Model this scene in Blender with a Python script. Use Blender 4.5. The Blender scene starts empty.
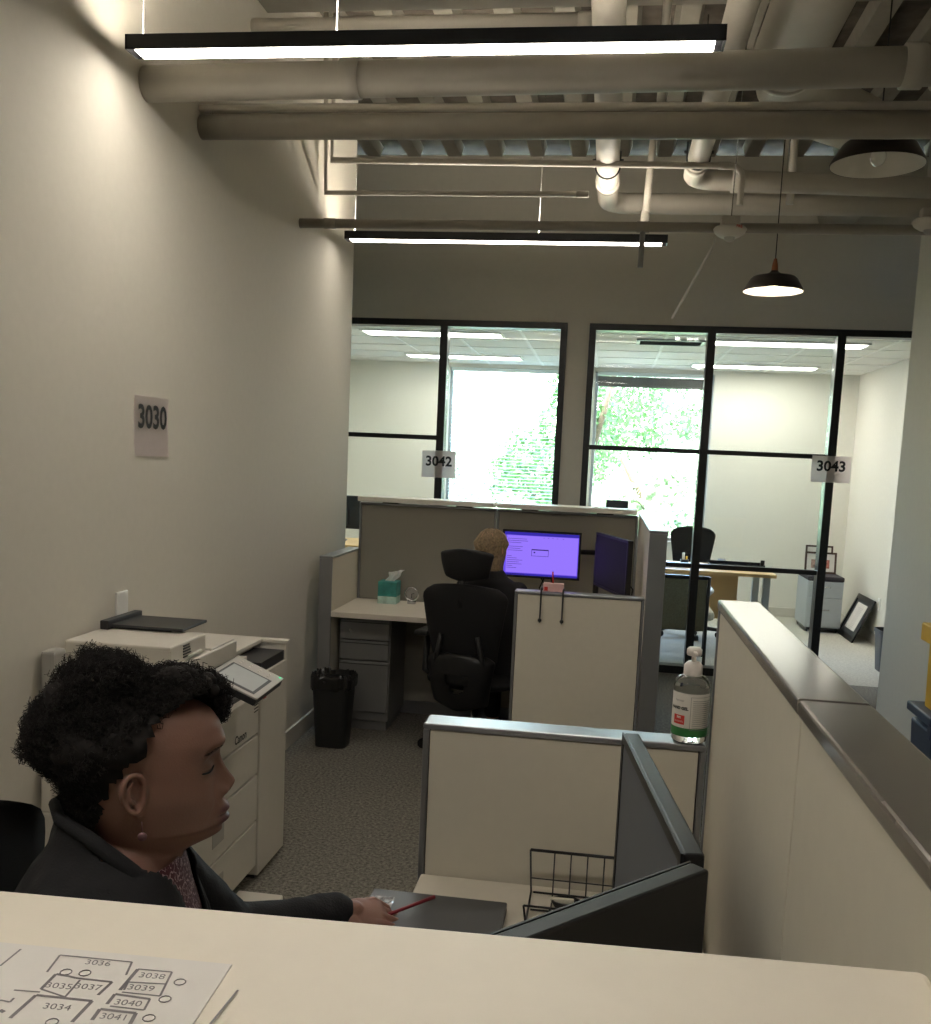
import bpy, bmesh, math, random
from mathutils import Vector, Matrix, noise
random.seed(7)
C = bpy.context.scene.collection
PI = math.pi
R = math.radians

# ------------------------------------------------------------------ camera
FPX = 975.75; YAW = -.139272; PIT = -.118587; ROL = .04425; CX = 465.5; CYP = 573.57; EYE = Vector((0, 0, 1.63))
_f = Vector((math.sin(YAW)*math.cos(PIT), math.cos(YAW)*math.cos(PIT), math.sin(PIT)))
_r = Vector((math.cos(YAW), -math.sin(YAW), 0)); _u = _r.cross(_f)
RT = _r*math.cos(ROL) + _u*math.sin(ROL); UP = -_r*math.sin(ROL) + _u*math.cos(ROL)
cd = bpy.data.cameras.new('camera'); cam = bpy.data.objects.new('camera', cd); C.objects.link(cam)
cd.sensor_fit = 'AUTO'; cd.sensor_width = 36; cd.lens = FPX/1024*36
cd.shift_y = (CYP-512)/1024; cd.clip_start = .02; cd.clip_end = 300
m = Matrix((RT, UP, -_f)).transposed().to_4x4(); m.translation = EYE; cam.matrix_world = m
bpy.context.scene.camera = cam
vs = bpy.context.scene.view_settings
vs.view_transform = 'Standard'; vs.look = 'None'; vs.gamma = 1; vs.use_curve_mapping = False; vs.exposure = 1.75
try: bpy.context.scene.cycles.transparent_max_bounces = 24
except Exception: pass

# ------------------------------------------------------------------ materials
def lin(c): return tuple(((v/255)/12.92 if v/255 <= .04045 else ((v/255+.055)/1.055)**2.4) for v in c)
def mat(name, rgb, rough=.6, metal=0, var=0, vscale=30, bump=0, bscale=200, coat=0, trans=0, sss=0, alpha=None):
    m = bpy.data.materials.new(name); m.use_nodes = True
    nt = m.node_tree; b = nt.nodes['Principled BSDF']; col = (*lin(rgb), 1)
    b.inputs['Base Color'].default_value = col; b.inputs['Roughness'].default_value = rough; b.inputs['Metallic'].default_value = metal
    b.inputs['Coat Weight'].default_value = coat; b.inputs['Transmission Weight'].default_value = trans
    if sss: b.inputs['Subsurface Weight'].default_value = sss; b.inputs['Subsurface Scale'].default_value = .006
    tc = nt.nodes.new('ShaderNodeTexCoord')
    n = nt.nodes.new('ShaderNodeTexNoise'); n.inputs['Scale'].default_value = vscale; n.inputs['Detail'].default_value = 4
    nt.links.new(tc.outputs['Object'], n.inputs['Vector'])
    r = nt.nodes.new('ShaderNodeValToRGB'); v = max(var, .015)
    r.color_ramp.elements[0].position = .3; r.color_ramp.elements[1].position = .7
    r.color_ramp.elements[0].color = tuple(c*(1-v) for c in col[:3])+(1,); r.color_ramp.elements[1].color = tuple(min(1, c*(1+v)) for c in col[:3])+(1,)
    nt.links.new(n.outputs['Fac'], r.inputs['Fac']); nt.links.new(r.outputs['Color'], b.inputs['Base Color'])
    if bump:
        n2 = nt.nodes.new('ShaderNodeTexNoise'); n2.inputs['Scale'].default_value = bscale; n2.inputs['Detail'].default_value = 3
        nt.links.new(tc.outputs['Object'], n2.inputs['Vector'])
        bp = nt.nodes.new('ShaderNodeBump'); bp.inputs['Strength'].default_value = bump; bp.inputs['Distance'].default_value = .002
        nt.links.new(n2.outputs['Fac'], bp.inputs['Height']); nt.links.new(bp.outputs['Normal'], b.inputs['Normal'])
    return m
def emis(name, rgb, s):
    m = bpy.data.materials.new(name); m.use_nodes = True; nt = m.node_tree
    nt.nodes.remove(nt.nodes['Principled BSDF']); e = nt.nodes.new('ShaderNodeEmission')
    e.inputs[0].default_value = (*lin(rgb), 1); e.inputs[1].default_value = s
    nt.links.new(e.outputs[0], nt.nodes['Material Output'].inputs[0]); return m
def glass(name, rgb, refl=.06):
    m = bpy.data.materials.new(name); m.use_nodes = True; nt = m.node_tree
    nt.nodes.remove(nt.nodes['Principled BSDF'])
    t = nt.nodes.new('ShaderNodeBsdfTransparent'); t.inputs[0].default_value = (*lin(rgb), 1)
    g = nt.nodes.new('ShaderNodeBsdfGlossy'); g.inputs['Roughness'].default_value = .02
    fr = nt.nodes.new('ShaderNodeFresnel'); fr.inputs[0].default_value = 1.35
    mx = nt.nodes.new('ShaderNodeMixShader')
    nt.links.new(fr.outputs[0], mx.inputs[0]); nt.links.new(t.outputs[0], mx.inputs[1]); nt.links.new(g.outputs[0], mx.inputs[2])
    nt.links.new(mx.outputs[0], nt.nodes['Material Output'].inputs[0]); return m
def carpet(name, a, b_, scale):
    m = mat(name, a, .95); nt = m.node_tree; b = nt.nodes['Principled BSDF']
    tc = nt.nodes['Texture Coordinate']
    n = nt.nodes.new('ShaderNodeTexNoise'); n.inputs['Scale'].default_value = scale; n.inputs['Detail'].default_value = 6; n.inputs['Roughness'].default_value = .75
    nt.links.new(tc.outputs['Object'], n.inputs['Vector'])
    r = nt.nodes.new('ShaderNodeValToRGB'); e = r.color_ramp.elements
    e[0].position = .4; e[1].position = .62; e[0].color = (*lin(b_), 1); e[1].color = (*lin(a), 1)
    nt.links.new(n.outputs['Fac'], r.inputs['Fac']); nt.links.new(r.outputs['Color'], b.inputs['Base Color'])
    bp = nt.nodes.new('ShaderNodeBump'); bp.inputs['Strength'].default_value = .6; bp.inputs['Distance'].default_value = .004
    nt.links.new(n.outputs['Fac'], bp.inputs['Height']); nt.links.new(bp.outputs['Normal'], b.inputs['Normal'])
    return m
M = dict(
 wall=mat('painted_wall', (214, 209, 196), .75, bump=.08, bscale=350),
 wallwhite=mat('painted_office_wall', (226, 224, 214), .8, bump=.05, bscale=350),
 tile=mat('ceiling_tile_white', (228, 228, 222), .9, bump=.3, bscale=600),
 grid=mat('ceiling_grid', (240, 240, 236), .5),
 deckrib=mat('painted_deck', (146, 141, 128), .75, var=.08, vscale=8),
 deckdark=mat('bare_deck', (88, 80, 70), .9, var=.4, vscale=9),
 pipe=mat('painted_pipe', (158, 153, 141), .45, var=.04, vscale=12),
 conduit=mat('painted_conduit', (196, 190, 178), .4),
 duct=mat('painted_duct', (192, 187, 174), .45, var=.04, vscale=6),
 black=mat('black_frame', (22, 22, 24), .35),
 blackmat=mat('matte_black', (20, 20, 22), .6),
 blackpl=mat('black_plastic', (19, 19, 21), .45, bump=.05, bscale=900),
 darkgrey=mat('dark_grey_plastic', (58, 60, 63), .45),
 lamp=emis('lamp_lens', (255, 245, 232), 11), lamp_dim=emis('lamp_lens_far', (255, 245, 232), 6), lamp_rear=emis('lamp_lens_rear', (255, 246, 234), 12.5), lampup_hi=emis('lamp_up_lens_strong', (255, 243, 224), 17),
 lampup=emis('lamp_up_lens', (255, 240, 214), 12),
 troffer=emis('troffer_lens', (255, 250, 238), 6.5),
 bulb=emis('bulb_light', (255, 240, 220), 25),
 bulboff=mat('unlit_bulb', (235, 235, 228), .1, coat=.5),
 shade_in=mat('shade_white_inside', (225, 222, 212), .5),
 shade_out=mat('shade_dark_outside', (48, 42, 40), .35),
 copper=mat('copper_neck', (150, 100, 75), .3, metal=.9),
 panel=mat('panel_laminate', (214, 208, 192), .55, bump=.06, bscale=700),
 fabric=mat('panel_fabric', (150, 147, 137), .9, var=.05, vscale=400, bump=.35, bscale=900),
 trim=mat('panel_trim_silver', (160, 162, 166), .3, metal=.8),
 cap=mat('panel_cap_grey', (140, 135, 128), .17, metal=.6),
 capwhite=mat('white_top_cap', (222, 219, 208), .4),
 counter=mat('counter_laminate', (234, 226, 210), .45, bump=.03, bscale=500),
 desk=mat('desk_laminate', (226, 219, 204), .4),
 metal_grey=mat('grey_painted_metal', (128, 128, 127), .45, metal=.2),
 metal_lgrey=mat('light_grey_painted_metal', (172, 178, 182), .4, metal=.1),
 steel=mat('brushed_steel', (190, 190, 190), .25, metal=1),
 wood=mat('light_maple', (212, 176, 122), .45, var=.08, vscale=6),
 darkwood=mat('dark_brown_frame', (66, 44, 34), .4),
 plastic_w=mat('copier_white', (214, 209, 198), .4),
 plastic_g=mat('copier_grey', (176, 173, 166), .45),
 plastic_d=mat('copier_dark', (44, 44, 47), .4),
 screen_dark=mat('screen_dark', (26, 26, 30), .65), screen_sheen_grey=mat('screen_sheen_grey', (92, 98, 108), .5),  # lighter grey of the unlit screen stands for a reflection on it
 lcd=mat('lcd_grey', (190, 196, 196), .2),
 paper=mat('white_paper', (228, 224, 218), .8, trans=0),
 papergrey=mat('sign_paper', (238, 230, 226), .8),
 ink=mat('black_ink', (32, 30, 32), .7),
 inkgrey=mat('grey_ink', (138, 134, 135), .8),
 fabric_blk=mat('black_mesh_fabric', (15, 15, 17), .85, bump=.5, bscale=700),
 fabric_cushion=mat('dark_cushion', (56, 52, 58), .9, bump=.4, bscale=600),
 mesh_olive=mat('olive_mesh_back', (112, 104, 80), .85, var=.3, vscale=120, bump=.5, bscale=300),
 cream=mat('cream_seat', (226, 222, 204), .6),
 teal=mat('teal_print', (62, 148, 142), .6, var=.35, vscale=14),
 tissue=mat('tissue_white', (240, 240, 238), .9),
 clear=glass('clear_plastic', (235, 240, 240)),
 pane=glass('window_glass', (250, 253, 253)),
 gel=mat('clear_gel', (246, 249, 248), .03, trans=1),
 pump=mat('pump_white', (235, 228, 222), .35),
 label_w=mat('bottle_label', (226, 222, 214), .5),
 green=mat('green_band', (52, 122, 64), .5), red=mat('red_box', (206, 52, 46), .5),
 pink=mat('pale_pink_card', (222, 180, 180), .6), redpen=mat('red_pen', (132, 28, 44), .35),
 yellow=mat('yellow_plastic', (222, 180, 40), .45), navy=mat('navy_plastic', (44, 58, 84), .45),
 bin_blk=mat('black_bin', (24, 25, 26), .55), liner=mat('black_liner', (20, 20, 20), .25, bump=.8, bscale=40),
 photo=mat('faded_photo', (170, 140, 128), .6, var=.5, vscale=40),
 bluegrey=mat('blue_grey_upholstery', (150, 178, 204), .8),
 blind=mat('blind_slat', (226, 236, 236), .5),
 bark=mat('bark', (96, 82, 66), .9, var=.3), concrete=mat('pale_ground', (200, 200, 192), .9, var=.1, vscale=2),
 base_trim=mat('baseboard_paint', (206, 202, 190), .5),
)
M['carpet'] = carpet('grey_carpet', (146, 142, 131), (80, 78, 72), 75)
M['carpet2'] = carpet('beige_carpet', (196, 192, 180), (170, 166, 154), 60)

# ------------------------------------------------------------------ helpers
W = {}
def props(o, label=None, cat=None, group=None, kind=None):
    for k, v in (('label', label), ('category', cat), ('group', group), ('kind', kind)):
        if v: o[k] = v
    return o
def thing(name, loc, label, cat, group=None, rz=0):
    o = bpy.data.objects.new(name, None); C.objects.link(o); o.empty_display_size = .05
    o.location = loc; o.rotation_euler = (0, 0, rz)
    W[o.name] = Matrix.Translation(Vector(loc)) @ Matrix.Rotation(rz, 4, 'Z')
    return props(o, label, cat, group)
def link(me, name, mats, parent=None, smooth=False):
    if not isinstance(mats, (list, tuple)): mats = [mats]
    for mm in mats: me.materials.append(mm)
    o = bpy.data.objects.new(name, me); C.objects.link(o)
    if parent is not None:
        pw = W[parent.name]; me.transform(pw.inverted()); o.parent = parent; W[o.name] = pw.copy()
    else:
        vsx = [v.co for v in me.vertices]
        lo = [min(v[i] for v in vsx) for i in range(3)]; hi = [max(v[i] for v in vsx) for i in range(3)]
        c = Vector(((lo[0]+hi[0])/2, (lo[1]+hi[1])/2, lo[2])); me.transform(Matrix.Translation(-c)); o.location = c
        W[o.name] = Matrix.Translation(c)
    me.name = name
    if smooth:
        for p in me.polygons: p.use_smooth = True
    return o
class MB:
    def __init__(s): s.bm = bmesh.new(); s.mi = 0; s.X = Matrix.Identity(4)
    def _fin(s, vs_, mtx=None, smooth=False, bev=0, seg=2):
        mtx = s.X @ (mtx or Matrix.Identity(4))
        bmesh.ops.transform(s.bm, matrix=mtx, verts=vs_)
        fs = set(f for v in vs_ for f in v.link_faces)
        for f in fs: f.material_index = s.mi; f.smooth = smooth
        if bev:
            es = set(e for v in vs_ for e in v.link_edges)
            bmesh.ops.bevel(s.bm, geom=list(es), offset=bev, segments=seg, affect='EDGES', profile=.5)
        return s
    def box(s, x0, x1, y0, y1, z0, z1, bev=0, rot=None, seg=2):
        r = bmesh.ops.create_cube(s.bm, size=1)
        c = Vector(((x0+x1)/2, (y0+y1)/2, (z0+z1)/2))
        mt = Matrix.Translation(c) @ (rot.to_4x4() if rot else Matrix.Identity(4)) @ Matrix.Diagonal((abs(x1-x0), abs(y1-y0), abs(z1-z0), 1))
        return s._fin(r['verts'], mt, bev=bev, seg=seg)
    def tube(s, pts, r, n=10, cap=True, smooth=True, closed=False):
        pts = [Vector(p) for p in pts]; rs = r if isinstance(r, (list, tuple)) else [r]*len(pts)
        rings = []; up = None; N = len(pts)
        for i, p in enumerate(pts):
            if closed: t = (pts[(i+1) % N]-pts[i-1])
            else: t = (pts[min(i+1, N-1)]-pts[max(i-1, 0)])
            t.normalize()
            if up is None:
                up = Vector((0, 0, 1)) if abs(t.z) < .9 else Vector((1, 0, 0))
            a = t.cross(up)
            if a.length < 1e-6: a = t.orthogonal()
            a.normalize(); b = a.cross(t).normalized(); up = b
            k = 1
            rings.append([s.bm.verts.new(s.X @ (p+(a*math.cos(q)+b*math.sin(q))*rs[i]*k)) for q in [2*PI*j/n for j in range(n)]])
        fs = []
        rr = range(N) if closed else range(N-1)
        for i in rr:
            A, B = rings[i], rings[(i+1) % N]
            for j in range(n):
                fs.append(s.bm.faces.new((A[j], B[j], B[(j+1) % n], A[(j+1) % n])))
        for f in fs: f.smooth = smooth; f.material_index = s.mi
        if cap and not closed:
            for f in (s.bm.faces.new(rings[0]), s.bm.faces.new(rings[-1][::-1])): f.material_index = s.mi
        return s
    def lathe(s, prof, c=(0, 0, 0), n=32, mtx=None, smooth=True, sx=1, sy=1):
        mt = s.X @ Matrix.Translation(Vector(c)) @ (mtx or Matrix.Identity(4)); rings = []
        for r, z in prof:
            if r < 1e-6: rings.append([s.bm.verts.new(mt @ Vector((0, 0, z)))])
            else: rings.append([s.bm.verts.new(mt @ Vector((r*sx*math.cos(2*PI*j/n), r*sy*math.sin(2*PI*j/n), z))) for j in range(n)])
        for A, B in zip(rings, rings[1:]):
            for j in range(n):
                k = (j+1) % n
                if len(A) == 1 and len(B) == 1: continue
                if len(A) == 1: f = s.bm.faces.new((A[0], B[k], B[j]))
                elif len(B) == 1: f = s.bm.faces.new((A[j], A[k], B[0]))
                else: f = s.bm.faces.new((A[j], A[k], B[k], B[j]))
                f.smooth = smooth; f.material_index = s.mi
        return s
    def ball(s, c, r, sc=(1, 1, 1), n=16, rot=None):
        k = max(6, n*2//3)
        return s.lathe([(r*math.sin(PI*i/k) if 0 < i < k else 0, -r*math.cos(PI*i/k)) for i in range(k+1)], c, n, mtx=(rot.to_4x4() if rot else Matrix.Identity(4)) @ Matrix.Diagonal((*sc, 1)))
    def chain(s, pts, rs, n=14):
        # tapered limb: sphere at every joint, cone between (fused later by remesh)
        for p, r in zip(pts, rs): s.ball(p, r, n=n)
        for (a, ra), (b, rb) in zip(zip(pts, rs), zip(pts[1:], rs[1:])): s.tube([a, b], [ra, rb], n)
        return s
    def prism(s, poly, y0, y1, axis='Y', bev=0):
        # polygon given in the two remaining axes, extruded between y0 and y1
        def P(a, b, t):
            return {'X': Vector((t, a, b)), 'Y': Vector((a, t, b)), 'Z': Vector((a, b, t))}[axis]
        A = [s.bm.verts.new(P(a, b, y0)) for a, b in poly]; B = [s.bm.verts.new(P(a, b, y1)) for a, b in poly]
        n = len(poly); s.bm.faces.new(A); s.bm.faces.new(B[::-1])
        for i in range(n): s.bm.faces.new((A[i], B[i], B[(i+1) % n], A[(i+1) % n]))
        vs_ = A+B
        fs = list(set(f for v in vs_ for f in v.link_faces)); bmesh.ops.recalc_face_normals(s.bm, faces=fs)
        return s._fin(vs_, bev=bev)
    def text(s, txt, size, mtx, off=0.0, align='CENTER', depth=0, sx=1):
        cu = bpy.data.curves.new('t', 'FONT'); cu.body = txt; cu.size = size; cu.align_x = align; cu.align_y = 'CENTER'; cu.offset = off; cu.resolution_u = 3
        o = bpy.data.objects.new('t', cu); C.objects.link(o); bpy.context.view_layer.update()
        me = bpy.data.meshes.new_from_object(o.evaluated_get(bpy.context.evaluated_depsgraph_get()))
        me.transform(s.X @ mtx @ Matrix.Diagonal((sx, 1, 1, 1)))
        n0 = len(s.bm.faces); s.bm.from_mesh(me); s.bm.faces.ensure_lookup_table()
        for f in s.bm.faces[n0:]: f.material_index = s.mi
        bpy.data.objects.remove(o); bpy.data.curves.remove(cu); bpy.data.meshes.remove(me)
        return s
    def mesh(s):
        me = bpy.data.meshes.new('m'); bmesh.ops.recalc_face_normals(s.bm, faces=s.bm.faces) if False else None
        s.bm.to_mesh(me); s.bm.free(); return me
    def build(s, name, mats, parent=None, label=None, cat=None, group=None, kind=None, smooth=False):
        o = link(s.mesh(), name, mats, parent, smooth)
        return props(o, label, cat, group, kind)
def box(name, m_, x0, x1, y0, y1, z0, z1, parent=None, bev=0, **k):
    return MB().box(x0, x1, y0, y1, z0, z1, bev).build(name, m_, parent, **k)
def fused(mb, voxel, smooth_it=4, fac=.5):
    # union of overlapping closed pieces into one continuous surface
    me = mb.mesh(); o = bpy.data.objects.new('tmp', me); C.objects.link(o)
    r = o.modifiers.new('r', 'REMESH'); r.mode = 'VOXEL'; r.voxel_size = voxel; r.adaptivity = 0
    if smooth_it:
        q = o.modifiers.new('s', 'SMOOTH'); q.factor = fac; q.iterations = smooth_it
    bpy.context.view_layer.update()
    out = bpy.data.meshes.new_from_object(o.evaluated_get(bpy.context.evaluated_depsgraph_get()))
    bpy.data.objects.remove(o); bpy.data.meshes.remove(me); out.materials.clear()
    for p in out.polygons: p.use_smooth = True
    return out
def arc(c, a, b, r, t0, t1, n=8):
    c, a, b = Vector(c), Vector(a), Vector(b)
    return [c+(a*math.cos(t0+(t1-t0)*i/n)+b*math.sin(t0+(t1-t0)*i/n))*r for i in range(n+1)]
def face_mtx(origin, xdir, ydir):
    x = Vector(xdir).normalized(); y = Vector(ydir).normalized(); z = x.cross(y)
    m = Matrix((x, y, z)).transposed().to_4x4(); m.translation = Vector(origin); return m
SKY = 1.8; SUN = 4
# ================================================================== SETTING
def st(name, mats, mb, **k): return mb.build(name, mats, kind='structure', **k)
CEIL = 3.95; GY = 7.79; BY = 11.33; LW = -1.66; RW = 1.81
b = MB().box(-4.6, 4.6, -3.1, GY+.02, -.12, 0); b.mi = 1; b.box(-4.6, 4.6, GY+.02, 11.6, -.12, 0)
st('floor', [M['carpet'], M['carpet2']], b)
st('wall_left', M['wall'], MB().box(LW-.14, LW, -3.1, 6.15, 0, CEIL))
st('wall_right', M['wall'], MB().box(RW, RW+.14, -3.1, 6.5, 0, CEIL))
st('wall_rear', M['wall'], MB().box(LW-.14, RW+.14, -3.2, -3.1, 0, CEIL))
b = MB()   # partition wall around the glass fronts
for x0, x1, z0, z1 in ((-4.6, 4.6, 2.7, CEIL), (-.376, -.205, 0, 2.7), (2.72, 4.6, 0, 2.7), (-4.6, -3.3, 0, 2.7)): b.box(x0, x1, GY, GY+.1, z0, z1)
st('wall_front', M['wall'], b)
st('wall_far_left', M['wall'], MB().box(-4.7, -4.6, -3.1, 11.5, 0, CEIL))
st('wall_far_right', M['wall'], MB().box(4.6, 4.7, -3.1, 11.5, 0, CEIL))
st('wall_return_left', M['wall'], MB().box(-4.6, LW-.14, 4.2, 4.3, 0, CEIL))
st('wall_return_right', M['wall'], MB().box(RW+.14, 4.6, 4.2, 4.3, 0, CEIL))
# exterior wall with two window openings
WZ0, WZ1 = .78, 2.665
W1 = (-1.88, -.46); W2 = (-.2, 1.12)
b = MB()
b.box(-4.6, W1[0], BY, BY+.22, 0, 2.75); b.box(W1[1], W2[0], BY, BY+.22, 0, 2.75); b.box(W2[1], 4.6, BY, BY+.22, 0, 2.75)
for w in (W1, W2): b.box(w[0], w[1], BY, BY+.22, 0, WZ0); b.box(w[0], w[1], BY, BY+.22, WZ1, 2.75)
st('wall_back', M['wallwhite'], b)
st('wall_office_divider', M['wallwhite'], MB().box(-.376, -.245, GY+.1, BY, 0, 2.75))
st('wall_office_right', M['wallwhite'], MB().box(2.66, 2.8, GY+.1, BY, 0, 2.75))
st('wall_office_left', M['wallwhite'], MB().box(-3.3, -3.16, GY+.1, BY, 0, 2.75))
b = MB(); b.box(-4.6, 4.6, GY+.1, BY+.22, 2.705, 2.76); b.mi = 1
for i in range(-4, 6):
    x = .42+i*.61; b.box(x-.012, x+.012, GY+.1, BY, 2.7, 2.706)
for y in (8.4, 9.01, 9.62, 10.23, 10.84): b.box(-3.16, 2.66, y-.012, y+.012, 2.7, 2.706)
st('ceiling_offices', [M['tile'], M['grid']], b)
# ribbed metal deck, ribs running away from the camera
b = MB(); b.box(-4.7, 4.7, -3.2, 11.6, CEIL+.06, CEIL+.14); b.mi = 1
x = -4.6
while x < 4.6:
    b.prism([(x, CEIL+.075), (x+.03, CEIL-.01), (x+.13, CEIL-.01), (x+.16, CEIL+.075)], -3.1, GY, 'Y'); x += .32
b2 = MB(); 
st('ceiling', [M['deckdark'], M['deckrib']], b); b2.bm.free()
b = MB()
for y in (1.5, 4.46): b.box(-1.66, 1.81, y-.008, y+.008, 3.66, CEIL); b.box(-1.66, 1.81, y-.07, y+.07, 3.6, 3.618); b.box(-1.66, 1.81, y-.07, y+.07, 3.92, 3.94)
st('trim_1', M['deckrib'], b)
bb = dict(z=.1, t=.014)
st('baseboard_left', M['base_trim'], MB().box(LW, LW+.014, -3, 6.15, 0, .1, .003))
st('baseboard_right', M['base_trim'], MB().box(RW-.014, RW, -3, 6.5, 0, .1, .003))
st('baseboard_back', M['base_trim'], MB().box(-3.1, -.38, BY-.014, BY, 0, .1, .003).box(-.24, 2.66, BY-.014, BY, 0, .1, .003))
st('baseboard_office_right', M['base_trim'], MB().box(2.646, 2.66, GY+.12, BY-.02, 0, .1, .003))
# outside windows
def ext_window(n, w):
    f = MB(); t = .035
    f.box(w[0], w[1], BY+.1, BY+.16, WZ0, WZ0+t); f.box(w[0], w[1], BY+.1, BY+.16, WZ1-t, WZ1)
    f.box(w[0], w[0]+t, BY+.1, BY+.16, WZ0+t, WZ1-t); f.box(w[1]-t, w[1], BY+.1, BY+.16, WZ0+t, WZ1-t)
    o = f.build('window_%d' % n, M['metal_lgrey'], kind='structure')
    box('glass_pane', M['pane'], w[0]+t, w[1]-t, BY+.127, BY+.133, WZ0+t, WZ1-t, o)
    box('window_sill', M['capwhite'], w[0]-.02, w[1]+.02, BY-.03, BY+.1, WZ0-.02, WZ0, o, .004)
    l = bpy.data.lights.new('window_portal', 'AREA'); l.shape = 'RECTANGLE'; l.size = w[1]-w[0]; l.size_y = WZ1-WZ0
    l.cycles.is_portal = True
    lo = bpy.data.objects.new('window_portal', l); C.objects.link(lo); lo.location = ((w[0]+w[1])/2, BY+.2, (WZ0+WZ1)/2); lo.rotation_euler = (R(-90), 0, 0)
ext_window(1, W1); ext_window(2, W2)
# interior glazed fronts: black framing, rails and panes
def front(n, xs, rails, x0, x1, door=None):
    t = .035; y0, y1 = GY-.02, GY+.1
    root = MB().box(x0, x1, y0, y1, 2.7-.05, 2.7).box(x0, x0+.05, y0, y1, 0, 2.65).box(x1-.05, x1, y0, y1, 0, 2.65)
    for x in xs: root.box(x-.03, x+.03, y0, y1, 0, 2.65)
    edges = [x0]+list(xs)+[x1]
    for i, (a, c) in enumerate(zip(edges, edges[1:])):
        if door == i: continue
        root.box(a, c, y0, y1, 0, .06)
        for z in rails[i]: root.box(a+.02, c-.02, GY+.01, GY+.05, z-.018, z+.018)
    o = root.build('window_%d' % n, M['black'], kind='structure')
    for i, (a, c) in enumerate(zip(edges, edges[1:])):
        if door == i: continue
        box('glass_pane', M['pane'], a+.03, c-.03, GY+.055, GY+.063, .05, 2.66, o)
front(3, (-2.9, -1.345), [(1.775,), (1.775, .66), ()], -3.3, -.376)
front(4, (.722, 1.672), [(1.752, .862), (1.752, .862), ()], -.205, 2.72, door=2)
# open swing door of office 3043, standing open against the office wall
d = MB()
d.box(2.6, 2.64, GY+.12, GY+.2, .02, 2.6).box(2.6, 2.64, GY+.95, GY+1.03, .02, 2.6).box(2.6, 2.64, GY+.2, GY+.95, 2.5, 2.6).box(2.6, 2.64, GY+.2, GY+.95, .02, .2)
o = d.build('door_1', M['black'], kind='structure'); box('glass_pane', M['pane'], 2.617, 2.623, GY+.2, GY+.95, .2, 2.5, o)
MB().tube([(2.58, GY+.98, .95), (2.56, GY+.98, .95), (2.56, GY+.98, 1.25), (2.58, GY+.98, 1.25)], .009).build('door_handle', M['steel'], o)

# ================================================================== PAPER SIGNS
def sign(num, c, xd, w, h, ts, label, sx=1, tz=0, tape=True):
    n = Vector(xd).cross(Vector((0, 0, 1))); t = thing('paper_sign', tuple(Vector(c)+Vector((0, 0, -h/2))), label, 'sign')
    mt = face_mtx(c, xd, (0, 0, 1)); b = MB(); N = 8; g = []
    for i in range(N+1):
        for j in range(N+1):
            u, v = i/N-.5, j/N-.5
            g.append(b.bm.verts.new(mt @ Vector((u*w, v*h, .0022+.003*math.sin(u*5+v*3)*abs(v)+.004*(abs(v)*2)**4))))
    for i in range(N):
        for j in range(N): b.bm.faces.new((g[i*(N+1)+j], g[(i+1)*(N+1)+j], g[(i+1)*(N+1)+j+1], g[i*(N+1)+j+1]))
    r = bmesh.ops.solidify(b.bm, geom=list(b.bm.faces), thickness=.0006)
    b.build('sheet', M['papergrey'], t)
    MB().text(num, ts, mt @ Matrix.Translation((0, tz, .0065)), off=.0032, sx=sx).build('number', M['ink'], t)
    if tape: MB().box(-.008, .008, -.022, .018, .006, .0066).build('tape', M['tissue'], t).matrix_local = mt.copy() if False else (W[t.name].inverted() @ mt @ Matrix.Translation((.0, h/2, 0)))
    return t
def sign_wrap(*a, **k): return sign(*a, **k)
sign('3030', (LW, 3.40, 1.69), (0, 1, 0), .27, .215, .115, 'white paper sign reading 3030 taped to the long left wall', tz=.03)
sign('3042', (-1.345, GY-.022, 1.565), (1, 0, 0), .275, .215, .108, 'paper sign reading 3042 stuck to the glass front left', tz=.02, tape=False)
sign('3043', (1.672, GY-.022, 1.66), (1, 0, 0), .285, .2, .108, 'paper sign reading 3043 stuck to the glass front at the door', tz=.02, tape=False)

# wall outlet and switches
def plate(name, label, c, xd, w, h, cat, kind2):
    t = thing(name, c, label, cat); mt = face_mtx(c, xd, (0, 0, 1))
    b = MB(); b.X = mt; b.box(-w/2, w/2, -h/2, h/2, 0, .01, .003).build('cover_plate', M['grid'], t)
    b = MB(); b.X = mt
    if kind2 == 'outlet':
        for z in (-.02, .02): b.box(-.014, .014, z-.013, z+.013, .005, .009, .002)
        b.build('socket', M['capwhite'], t)
    else: b.box(-.012, .012, -.03, .03, .005, .012, .002).build('rocker', M['capwhite'], t)
plate('wall_outlet', 'white outlet plate on the left wall above the copier', (LW, 3.175, 1.05), (0, 1, 0), .078, .125, 'outlet', 'outlet')
plate('light_switch', 'white switch plate low on the office right wall near the leaning frame', (2.66, 9.76, .40), (0, -1, 0), .07, .12, 'switch', 'switch')

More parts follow.
